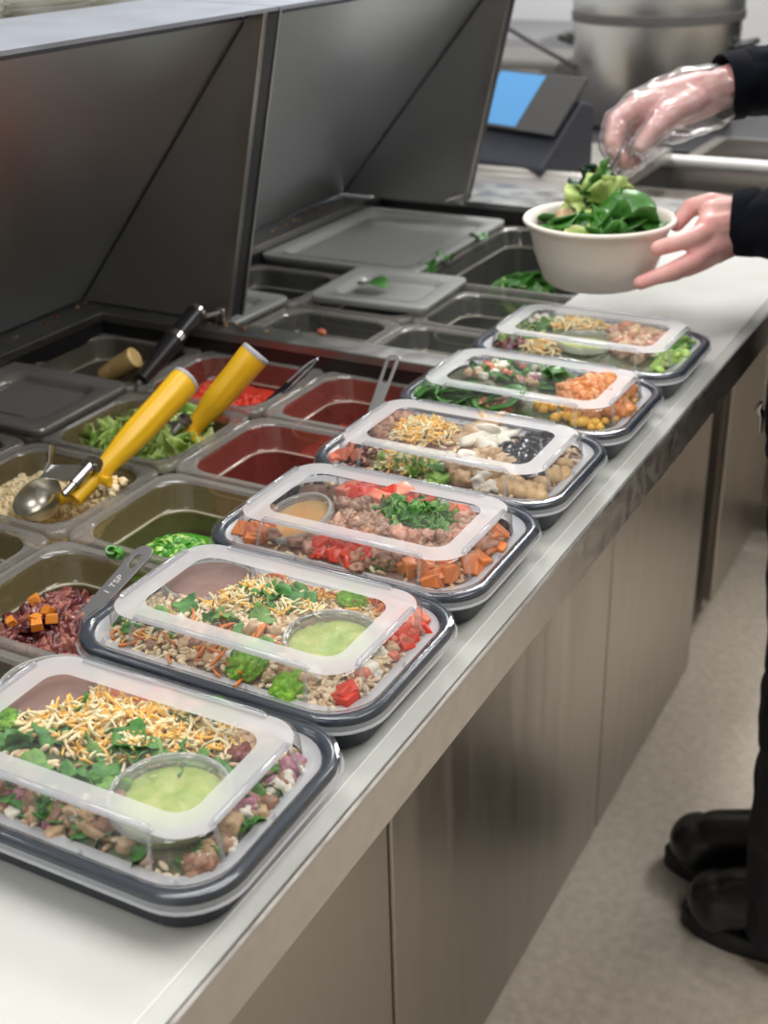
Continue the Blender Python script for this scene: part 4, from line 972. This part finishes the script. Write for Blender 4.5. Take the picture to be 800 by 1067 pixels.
for sx in (-1, 1):
    q = MB(); q.tube([(sx * .213, -.035, .09), (sx * .255, -.03, .10), (sx * .255, .03, .10), (sx * .213, .035, .09)], .008, 10); q.build('pot_handle', mat('pot_handle_black', (.03, .03, .03), .4), o, smooth=60)
q = MB(); q.tube([(-.03, 0, .308), (-.03, 0, .335), (.03, 0, .335), (.03, 0, .308)], .007, 10); q.build('lid_handle', mat('pot_lid_handle', (.03, .03, .03), .4), o, smooth=60)
# back counter on which the pot stands
q = MB(); q.box((-1.9, 2.75, .12), (.35, 3.5, H - .13)); bc = empty('back_counter', (-.8, 3.1, 0), 0, 'stainless back counter carrying the big pot', 'counter')
o7 = (-.8, 3.1, 0)
bp(q, 'cabinet_body', mat('counter_dark', (.10, .10, .10), .45, .6), bc, o7)
q = MB(); q.box((-1.95, 2.72, H - .13), (.38, 3.55, H - .10)); bp(q, 'worktop', mat('counter_top_dark', (.035, .036, .04), .4, .3), bc, o7, bevel=.003)
q = MB(); q.box((-1.85, 2.80, 0), (.30, 3.45, .12)); bp(q, 'plinth', BLACK_WELL, bc, o7)
# sink bench with white rolled edge right of the bowl
sk = empty('sink_bench', (-.1, 2.35, 0), 0, 'steel sink bench with a thick white front edge behind the bowl', 'sink'); o8 = (-.1, 2.35, 0)
pL, pR = at(683, 160, 2.42), at(860, 163, 2.42)
q = MB()
q.tube([(-.49, 2.36, H - .055), (-.48, 2.35, H - .052), (.60, 2.35, H - .052)], [.008, .013, .013], 14); bp(q, 'white_edge', mat('edge_white', (.78, .78, .76), .4), sk, o8, smooth=60)
q = MB(); q.box((-.42, 2.35, H - .20), (.60, 2.362, H - .06)); q.box((-.42, 2.362, H - .20), (-.448, 2.70, H - .06)); q.box((.588, 2.362, H - .20), (.60, 2.70, H - .06)); q.box((-.42, 2.69, H - .20), (.60, 2.702, H - .06)); q.box((-.42, 2.35, H - .21), (.60, 2.70, H - .20))
bp(q, 'basin', STEEL, sk, o8)
q = MB(); q.box((-.44, 2.345, .10), (.58, 2.36, H - .21)); bp(q, 'front_panel', STEEL_DOOR, sk, o8)
for x in (-.44, .57):
    for y in (2.37, 2.68): q = MB(); q.tube([(x, y, 0), (x, y, H - .21)], .018, 12); bp(q, 'leg', STEEL, sk, o8)
# dark equipment and wall fittings behind
q = MB(); q.box((-.42, 3.65, 0), (.55, 4.30, 1.62)); q.box((-.40, 3.63, .9), (.50, 3.65, 1.5)); tag(q.build('kitchen_oven', mat('oven_black', (.03, .032, .035), .3, .5), bevel=.01), 'tall black kitchen oven behind the worker, right of the pot', 'oven')
q = MB(); q.box((-2.3, 4.1, 0), (-1.25, 4.9, .80)); q.box((-2.2, 4.2, .80), (-1.5, 4.8, .88)); tag(q.build('storage_cabinet', mat('cabinet_grey', (.30, .30, .31), .5), bevel=.01), 'grey cabinet against the back wall left of the pot', 'cabinet')
q = MB(); q.box((-1.34, 3.15, H - .10), (-1.02, 3.45, H + .035)); q.box((-1.30, 3.10, H - .06), (-1.06, 3.15, H + .01)); tag(q.build('kitchen_appliance', mat('appliance_grey', (.17, .165, .15), .4, .3), bevel=.012), 'grey-brown boxy appliance left of the big pot', 'appliance')
q = MB(); q.tube([at(522, 25, 3.4), at(560, 48, 3.3), at(600, 70, 3.2)], .006, 8); tag(q.build('power_cord', mat('cord_black', (.03, .03, .03), .5), smooth=60), 'dark cord hanging against the white wall left of the pot', 'cord')
# shelf behind the hoods with stacks of cloudy lids and deli tubs
sh = empty('rear_shelf', (0, 0, 0)); quick_box('shelf_board', (-1.05, .2, H + .33), (-.715, 1.15, H + .345), STEEL, sh)
for x, y in ((-1.03, .22), (-1.03, 1.13), (-.925, .22), (-.925, 1.13)): q = MB(); q.tube([(x, y, 0), (x, y, H + .33)], .012, 12); q.build('post', STEEL, sh, smooth=60)
tag(sh, 'steel shelf behind the top of the first hood', 'shelf')
STK = clear('deli_plastic', (.9, .9, .86), .40, (.78, .77, .70), .15, 1.3, translucent=.3)
st = MB()
base = None
ks = [(-.76, .70, 5), (-.765, .845, 5), (-.76, .99, 4)]
for j, (x, y, n) in enumerate(ks):
    for k in range(n):
        if base is None:
            q = MB(); q.loft([rr(.10, .13, .02, 0), rr(.104, .134, .02, .006), rr(.110, .140, .02, .0065), rr(.110, .140, .02, .0075), rr(.100, .130, .018, .0072), rr(.095, .125, .016, .001)])
            base = q.build('deli_lid', STK, smooth=40); o = base
        else: o = base.copy(); COL.objects.link(o)
        o.location = (x + random.uniform(-.002, .002), y + random.uniform(-.003, .003), H + .3455 + k * .0085)
        tag(o, ['cloudy plastic lid in the left stack on the shelf above the first hood', 'cloudy plastic lid in the middle stack on the shelf above the hood', 'cloudy plastic lid in the short right stack above the hood'][j], 'lid', ['left stack of cloudy lids above the hood', 'middle stack of cloudy lids above the hood', 'right stack of cloudy lids above the hood'][j])
# ---------------------------------------------------------------- the worker
SKIN = mat('skin', (0.86, 0.50, 0.46), 0.45, col2=(0.80, 0.34, 0.33), noise_scale=45, ramp=(.4, .75), bump=.12, bump_scale=500)
FAB = mat('jacket_fabric', (0.006, 0.0075, 0.013), 0.95, spec=.15, bump=.4, bump_scale=500)
PNT = mat('trouser_fabric', (0.010, 0.011, 0.016), 0.8, bump=.3, bump_scale=500)
SHO = mat('shoe_black', (0.010, 0.010, 0.011), 0.32)
HAIRM = mat('hair_brown', (0.06, 0.035, 0.02), 0.5, bump=.5, bump_scale=90, stretch=(1, 1, .1))
def caps(chains, vox, smooth=3, name='tmp', disp=None, seg=12):
    """one continuous skin grown over tapering limbs given as chains of (point, radius)"""
    q = MB()
    for ch in chains:
        for (a, ra), (b, rb) in zip(ch[:-1], ch[1:]):
            a, b = Vector(a), Vector(b); d = b - a
            if d.length < 1e-6: continue
            dn = d.normalized(); pts = []; rs = []
            for k in range(5): t = PI / 2 * (1 - k / 4); pts.append(a - dn * ra * math.sin(t)); rs.append(max(ra * math.cos(t), ra * .02))
            for k in range(1, 4): t = k / 4; pts.append(a + d * t); rs.append(ra + (rb - ra) * t)
            for k in range(5): t = PI / 2 * k / 4; pts.append(b + dn * rb * math.sin(t)); rs.append(max(rb * math.cos(t), rb * .02))
            # keep one frame along the segment
            up = Vector((0, 0, 1)) if abs(dn.z) < .9 else Vector((1, 0, 0)); n1 = (up - dn * up.dot(dn)).normalized(); n2 = dn.cross(n1)
            q.loft([[p + (n1 * math.cos(2 * PI * j / seg) + n2 * math.sin(2 * PI * j / seg)) * r for j in range(seg)] for p, r in zip(pts, rs)])
    me = bpy.data.meshes.new(name); me.from_pydata(q.v, [], q.f); o = bpy.data.objects.new(name, me); COL.objects.link(o)
    m = o.modifiers.new('r', 'REMESH'); m.mode = 'VOXEL'; m.voxel_size = vox
    if smooth: s = o.modifiers.new('s', 'SMOOTH'); s.iterations = smooth; s.factor = .5
    dg = bpy.context.evaluated_depsgraph_get(); dg.update()
    ev = o.evaluated_get(dg); m2 = bpy.data.meshes.new_from_object(ev); bpy.data.objects.remove(o); bpy.data.meshes.remove(me)
    if disp:
        m2.update()
        nrm = [v.normal.copy() for v in m2.vertices]
        for v, n_ in zip(m2.vertices, nrm): v.co += n_ * disp(v.co)
    return m2
def mesh_data(m): return [v.co.copy() for v in m.vertices], [tuple(p.vertices) for p in m.polygons]
# hand that holds the bowl (seen from the back), its fingers under and the thumb over the rim
def ap(*p): return at(p[0], p[1], p[2])
handL = [
    [(ap(790, 232, 1.42), .027), (ap(764, 233, 1.43), .025)],
    [(ap(764, 226, 1.43), .022), (ap(742, 222, 1.42), .016)], [(ap(764, 236, 1.425), .023), (ap(738, 238, 1.405), .0165)],
    [(ap(764, 244, 1.43), .021), (ap(742, 255, 1.41), .0155)], [(ap(766, 250, 1.435), .018), (ap(748, 263, 1.425), .0125)],
    [(ap(740, 236, 1.405), .0150), (ap(742, 256, 1.41), .0150), (ap(748, 264, 1.425), .0120)], [(ap(742, 222, 1.42), .014), (ap(738, 240, 1.405), .0155)],
    [(ap(738, 240, 1.403), .0125), (ap(722, 248, 1.390), .0108), (ap(702, 254, 1.384), .0098), (ap(685, 259, 1.386), .0088)],
    [(ap(742, 255, 1.408), .0120), (ap(724, 270, 1.392), .0105), (ap(700, 282, 1.386), .0095), (ap(667, 295, 1.392), .0082)],
    [(ap(746, 261, 1.42), .0115), (ap(726, 272, 1.425), .0098), (ap(704, 285, 1.43), .0088), (ap(682, 290, 1.432), .008)],
    [(ap(749, 264, 1.43), .0105), (ap(732, 275, 1.455), .0085), (ap(716, 282, 1.465), .0078), (ap(702, 285, 1.467), .007)],
    [(ap(762, 220, 1.435), .0165), (ap(741, 212, 1.440), .0130), (ap(720, 216, 1.448), .0108), (ap(705, 234, 1.449), .0088)],
]
handR = [
    [(ap(790, 78, 1.57), .029), (ap(738, 98, 1.56), .0255)],
    [(ap(738, 94, 1.56), .024), (ap(664, 112, 1.535), .0165)], [(ap(738, 98, 1.555), .023), (ap(658, 121, 1.55), .0165)],
    [(ap(738, 103, 1.56), .022), (ap(656, 130, 1.57), .0155)], [(ap(735, 106, 1.565), .020), (ap(660, 138, 1.585), .0140)],
    [(ap(664, 112, 1.535), .0155), (ap(658, 121, 1.55), .0155), (ap(656, 130, 1.57), .015), (ap(660, 138, 1.585), .0125)],
    [(ap(662, 110, 1.535), .0122), (ap(642, 126, 1.528), .0118), (ap(638, 150, 1.526), .0105), (ap(648, 168, 1.530), .0090)],
    [(ap(657, 120, 1.55), .0122), (ap(639, 136, 1.545), .0115), (ap(640, 158, 1.545), .0102), (ap(654, 171, 1.545), .0090)],
    [(ap(655, 130, 1.57), .0118), (ap(640, 142, 1.566), .010), (ap(643, 161, 1.565), .009), (ap(656, 169, 1.562), .008)],
    [(ap(660, 138, 1.585), .0105), (ap(650, 150, 1.585), .009), (ap(654, 164, 1.583), .0078), (ap(664, 168, 1.58), .007)],
    [(ap(722, 106, 1.54), .0185), (ap(698, 118, 1.525), .0150), (ap(682, 134, 1.515), .0120), (ap(668, 152, 1.518), .0095)],
    [(ap(728, 96, 1.56), .026), (ap(690, 106, 1.55), .025), (ap(668, 118, 1.548), .021)],
]
wl, wr = ap(790, 232, 1.42), ap(790, 78, 1.57)
SHL, SHR = Vector((.19, 1.03, H + .50)), Vector((.19, 1.41, H + .50))
EL, ER = Vector((.21, 1.09, H + .185)), Vector((.215, 1.42, H + .275))
bz = H
body_ch = [
    [((.15, 1.22, bz + .62), .055), ((.16, 1.22, bz + .50), .062)],
    [((.16, 1.22, bz + .46), .11), ((.15, 1.22, bz + .2), .115), ((.14, 1.22, bz - .02), .115)],
    [((.17, 1.10, bz + .44), .085), ((.16, 1.13, bz + .15), .09), ((.15, 1.13, bz - .05), .10)], [((.17, 1.34, bz + .44), .085), ((.16, 1.31, bz + .15), .09), ((.15, 1.31, bz - .05), .10)],
    [(SHL, .058), ((.17, 1.22, bz + .50), .06), (SHR, .058)],
    [((.15, 1.14, bz - .06), .095), ((.15, 1.13, bz - .42), .06), ((.17, 1.13, bz - .77), .036), ((.10, 1.13, bz - .855), .018)],
    [((.15, 1.30, bz - .06), .095), ((.14, 1.28, bz - .42), .06), ((.14, 1.24, bz - .77), .036), ((.06, 1.235, bz - .855), .018)],
    [(SHL, .052), (EL, .042), (wl, .029)], [(SHR, .052), (ER, .042), (wr, .031)],
    # head: skull, jaw, nose, ears
    [((.165, 1.22, bz + .76), .095), ((.14, 1.22, bz + .765), .092)], [((.12, 1.22, bz + .70), .065), ((.085, 1.22, bz + .665), .035)],
    [((.060, 1.22, bz + .745), .008), ((.035, 1.22, bz + .712), .013)], [((.055, 1.205, bz + .680), .007), ((.055, 1.235, bz + .680), .007)],
    [((.155, 1.122, bz + .745), .014), ((.150, 1.120, bz + .715), .010)], [((.155, 1.318, bz + .745), .014), ((.150, 1.320, bz + .715), .010)],
]
person = empty('person', (.16, 1.22, 0), 0, 'person in black zip jacket holding a bowl, other hand in a clear glove', 'person')
def pp(name, vs, fs, m, smooth=180, par=None):
    q = MB(); q.add([v - Vector((.16, 1.22, 0)) for v in vs], fs); return q.build(name, m, par or person, smooth=smooth)
q = MB()
for m_ in (caps(body_ch, .010, 4), caps(handL, .0024, 2), caps(handR, .0024, 2)):
    v_, f_ = mesh_data(m_); q.add(v_, f_)
pp('body', [Vector(v) for v in q.v], q.f, SKIN)
# finger nails
def fold(s, a): return lambda c: a * noise.noise(c * s) + a * .5 * noise.noise(c * s * 2.3)
cuffL, cuffR = ap(770, 232, 1.425), ap(757, 90, 1.563)
jk = caps([
    [((.16, 1.22, bz + .47), .125), ((.15, 1.22, bz + .2), .130), ((.145, 1.22, bz - .09), .128)],
    [((.17, 1.11, bz + .44), .10), ((.16, 1.11, bz + .15), .11), ((.155, 1.11, bz - .09), .115)], [((.17, 1.33, bz + .44), .10), ((.16, 1.33, bz + .15), .11), ((.155, 1.33, bz - .09), .115)],
    [(SHL, .075), ((.17, 1.22, bz + .50), .075), (SHR, .075)],
    [(SHL, .070), (EL, .060), (ap(800, 232, 1.415), .0430), (ap(778, 232, 1.423), .0375), (cuffL, .0350)],
    [(SHR, .070), (ER, .062), (ap(800, 84, 1.57), .045), (cuffR, .038)],
], .0065, 3, disp=fold(22, .006))
v_, f_ = mesh_data(jk)
# open the cuffs and the hem
def keep(v): 
    d1 = (ap(800, 232, 1.415) - cuffL).normalized(); d2 = (ap(800, 84, 1.57) - cuffR).normalized()
    if (v - cuffL).length < .08 and (v - cuffL).dot(d1) < -.004: return False
    if (v - cuffR).length < .09 and (v - cuffR).dot(d2) < -.004: return False
    return v.z > bz - .145 and not (v.z > bz + .56 and abs(v.y - 1.22) < .07)
ok = [keep(v) for v in v_]
f_ = [f for f in f_ if all(ok[i] for i in f)]
jacket = pp('jacket', v_, f_, FAB); s_ = jacket.modifiers.new('cloth', 'SOLIDIFY'); s_.thickness = .003; s_.offset = -1
for nm, c_, d_, r_ in (('cuff', cuffL, (ap(800, 232, 1.415) - cuffL).normalized(), .0368), ('cuff', cuffR, (ap(800, 84, 1.57) - cuffR).normalized(), .0400)):
    q = MB(); n1 = d_.cross(Vector((0, 0, 1))).normalized(); n2 = n1.cross(d_)
    q.loft([[c_ - Vector((.16, 1.22, 0)) + d_ * t + (n1 * math.cos(2 * PI * j / 48) + n2 * math.sin(2 * PI * j / 48)) * (rr_ + .0006 * (j % 2)) for j in range(48)] for t, rr_ in ((-.006, r_ - .004), (-.008, r_ - .001), (0, r_ + .001), (.018, r_ + .002), (.021, r_), (.018, r_ - .005), (-.004, r_ - .005), (-.006, r_ - .004))], cap0=False, cap1=False)
    q.build(nm, FAB, person, smooth=60)
# zipper with its pull at the jacket front
def front_x(y, z): return min((v.x for v in v_ if abs(v.y - y) < .012 and abs(v.z - z) < .012), default=.02)
zy = 1.165; q = MB(); zz = bz - .098; k = 0
zs = [bz - .098 + .0035 * k for k in range(26)]
fx = [front_x(zy, z) for z in (zs[0], zs[8], zs[17], zs[25])]
def fxi(z):
    t = (z - zs[0]) / (zs[-1] - zs[0]) * 3; a = min(2, int(t)); return fx[a] + (fx[a + 1] - fx[a]) * (t - a)
for z in zs: x = fxi(z) - .0018; q.box((x - .16 - .0012, zy - 1.22 - .0035, z - .001), (x - .16 + .003, zy - 1.22 + .0035, z + .001))
q.build('zipper_teeth', CHROME, person)
q = MB(); x = fxi(zs[0]) - .16 - .004; y0 = zy - 1.22; z0 = zs[0]
q.tube([(x, y0, z0 + .006), (x - .003, y0, z0 - .002), (x - .001, y0, z0 - .010)], [.0042, .0065, .005], 12); q.tube([(x, y0, z0 - .010), (x, y0 + .003, z0 - .022), (x, y0 + .006, z0 - .034)], [.0040, .0035, .0030], 10)
q.build('zipper_pull', CHROME, person, smooth=60)
tr = caps([[((.155, 1.13, bz - .08), .112), ((.155, 1.12, bz - .42), .080), ((.155, 1.13, bz - .85), .068)], [((.155, 1.31, bz - .08), .112), ((.145, 1.28, bz - .42), .080), ((.135, 1.245, bz - .85), .066)], [((.155, 1.13, bz - .06), .11), ((.155, 1.31, bz - .06), .11)]], .009, 3, disp=fold(14, .009))
v_, f_ = mesh_data(tr); ok = [v.z > bz - .865 for v in v_]; f_ = [f for f in f_ if all(ok[i] for i in f)]
pp('trousers', v_, f_, PNT)
def shoe(x0, y0):
    """upper grown over a last, with a welted sole; toe towards -x"""
    m_ = caps([[((x0 + .050, y0, .056), .046), ((x0 + .10, y0, .068), .036), ((x0 + .16, y0, .075), .036), ((x0 + .235, y0, .058), .040)],
               [((x0 + .075, y0, .085), .034), ((x0 + .17, y0, .112), .042), ((x0 + .20, y0, .135), .045)], [((x0 + .05, y0 - .014, .050), .034), ((x0 + .06, y0 + .014, .050), .034)]], .005, 4)
    vs, fs = mesh_data(m_); vs = [Vector((v.x, v.y, max(v.z, .028))) for v in vs]
    up = pp('shoe', vs, fs, SHO)
    q = MB(); rings = []
    for z, g in ((.0, -.003), (.003, .0), (.026, .001), (.031, -.003)):
        ring = []
        for k in range(44):
            a = 2 * PI * k / 44; c = math.cos(a); s = math.sin(a); L = .138; w_ = .043 * (1 - .10 * c) - .007 * math.exp(-((c * L) / .05) ** 2)
            ring.append((x0 + .137 + c * (L + g) - .16, y0 + s * (w_ + g) - 1.22, z))
        rings.append(ring)
    q.loft(rings); so = q.build('sole', mat('sole_black', (.012, .012, .012), .6), up, smooth=50)
    q = MB()
    for k in range(5): xx = x0 + .115 + .016 * k; zz = .108 + .009 * k; q.tube([(xx - .16, y0 - 1.22 - .020, zz - .008), (xx - .16 - .002, y0 - 1.22, zz + .002), (xx - .16, y0 - 1.22 + .020, zz - .008)], .0025, 8)
    q.tube([(x0 + .118 - .16, y0 - 1.22 - .012, .118), (x0 + .11 - .16, y0 - 1.22, .126), (x0 + .118 - .16, y0 - 1.22 + .012, .118)], .0028, 8)
    q.build('laces', mat('lace_grey', (.05, .05, .055), .5), up, smooth=60)
shoe(.004, 1.128); shoe(-.055, 1.236)
# hair and eyes
q = MB(); n = 28
def hp_(a, b, r_=.104): return Vector((.158 + r_ * 1.08 * math.cos(b) * math.cos(a) - .16, r_ * .98 * math.cos(b) * math.sin(a), bz + .765 + r_ * 1.05 * math.sin(b)))
q.loft([[hp_(2 * PI * k / n, max(b, (.62 if abs(((2 * PI * k / n) - PI)) < .9 else -9)) , .104 + .003 * noise.noise(Vector((k * .7, b * 6, 0)))) for k in range(n)] for b in (-.35, -.1, .2, .5, .62, .8, 1.1, 1.35, 1.56)], cap0=False)
q.build('hair', HAIRM, person, smooth=180, solid=.006)
for s_ in (-1, 1):
    q = MB(); v1, f1 = t_chunk(1, 3, 0); q.add([Vector(v) * .022 + Vector((.070 - .16, s_ * .032, bz + .752)) for v in v1], f1); q.build('eye', mat('eye_white', (.75, .73, .70), .2), person, smooth=180)
# loose clear glove over the right hand
GL = clear('glove_plastic', (.97, .97, .98), .17, (.92, .88, .90), .16, 1.5, bump=.8, bump_scale=38)
gch = [[(p, r_ + .0035) for p, r_ in ch] for ch in handR[1:]]
gch += [[(ap(746, 98, 1.56), .036), (ap(715, 100, 1.55), .036), (ap(685, 112, 1.55), .031)], [(ap(746, 104, 1.56), .034), (ap(700, 120, 1.555), .034)], [(ap(676, 150, 1.55), .018), (ap(655, 163, 1.55), .016), (ap(645, 168, 1.55), .012)], [(ap(684, 140, 1.55), .014), (ap(668, 165, 1.55), .010)]]
def crease(c): return .0035 * noise.noise(c * 40) + .0028 * (1 - 2 * abs(noise.noise(c * Vector((70, 70, 45)).length * .35 + Vector((5, 0, 0)))))
gm = caps(gch, .0034, 2, disp=lambda c: .0035 * noise.noise(c * 32) + .0028 * (.5 - abs(noise.noise(Vector((c.x * 30, c.y * 30, c.z * 90)) + Vector((5, 1, 2))))) * 2)
v_, f_ = mesh_data(gm); gd = (ap(746, 98, 1.56) - ap(700, 112, 1.55)).normalized(); ok = [(v - ap(748, 100, 1.56)).dot(gd) < .004 + .005 * noise.noise(v * 60) for v in v_]
pp('glove', v_, [f for f in f_ if all(ok[i] for i in f)], GL)
# ---------------------------------------------------------------- bowl, greens, tongs
PULP = mat('bowl_pulp', (0.88, 0.83, 0.76), 0.6, bump=.15, bump_scale=300)
bc_ = at(624.5, 226, 1.455)
o = empty('paper_bowl', bc_ - Vector((0, 0, .076)), 0, 'cream paper-pulp bowl of greens held above the counter', 'bowl')
q = MB(); q.lathe([(0, .003), (.040, .003), (.050, .001), (.058, .000), (.0640, .006), (.0745, .035), (.0800, .060), (.0835, .068), (.0885, .0715), (.0895, .0740), (.0880, .0765), (.0850, .0765), (.0815, .0725), (.0780, .064), (.0720, .038), (.060, .010), (.045, .0065), (0, .0065)], 72)
q.build('bowl_shell', PULP, o, smooth=60)
rng = random.Random(21); q = MB(); B = bc_
for k in range(46):
    a = rng.uniform(0, 2 * PI); d = .050 * rng.uniform(0, 1) ** .5; s = rng.uniform(.035, .055)
    place(q, rng.choice(('spin', 'spin', 'frill', 'leaf')), B + Vector((math.cos(a) * d, math.sin(a) * d, -.026 + rng.uniform(0, .026) * (1 - d / .09))), s, rng.choice((0, 0, 1, 2)), .55, rng)
for px_, py_, s_ in ((590, 236, .040), (612, 237, .044), (640, 234, .062), (662, 233, .050), (678, 236, .034)):
    place(q, 'spin', at(px_, py_ - 3, 1.43) + Vector((0, .01, 0)), s_, 0, .8, rng)
tag(q.build('salad_greens', [F['spin'], F['lett'], F['cil']], smooth=180), 'green spinach and lettuce leaves filling the paper bowl', 'food', kind='stuff')
q = MB(); place(q, 'chunk', B + Vector((-.02, -.01, -.012)), .03, 0, .5, rng); place(q, 'chunk', B + Vector((-.045, .0, -.010)), .026, 0, .5, rng); place(q, 'lump', B + Vector((.03, .015, -.006)), .024, 0, .5, rng)
tag(q.build('grain_scoop', F['chick'], smooth=180), 'pale brown grains lying among the greens in the bowl', 'food', kind='stuff')
# greens dropping from the tongs
q = MB(); rng = random.Random(33)
for px_, py_, t_, s_, mi in ((612, 192, 1.50, .042, 2), (622, 186, 1.52, .040, 2), (606, 204, 1.49, .042, 2), (630, 190, 1.52, .036, 2), (604, 196, 1.51, .036, 2), (628, 200, 1.48, .058, 0), (620, 208, 1.48, .060, 1), (632, 212, 1.47, .052, 1), (616, 216, 1.48, .050, 1), (638, 205, 1.49, .048, 1), (604, 214, 1.49, .044, 2), (644, 216, 1.47, .044, 0), (626, 196, 1.50, .050, 1), (660, 214, 1.50, .030, 1)):
    place(q, 'leaf' if mi == 2 else 'frill', at(px_, py_, t_), s_, mi, .9, rng)
tag(q.build('falling_greens', [F['spin'], F['lett'], mat('leaf_deep_green', (.015, .06, .02), .35)], smooth=180), 'clump of dark and bright leaves held in the tongs over the bowl', 'food', kind='stuff')
q = MB()
for dx, t_ in ((-5, 1.525), (6, 1.555)):
    q.tube([at(655 + dx, 150, t_), at(648 + dx, 168, t_ - .01), at(640 + dx, 182, t_ - .02), at(626 + dx * 1.6, 200, t_ - .03), at(618 + dx * 1.4, 212, t_ - .035)], [.006, .007, .007, .011, .010], 12, sx=.25)
tag(q.build('serving_tongs', UTENSIL, smooth=50), 'steel tongs gripped by the gloved hand above the bowl', 'tongs')
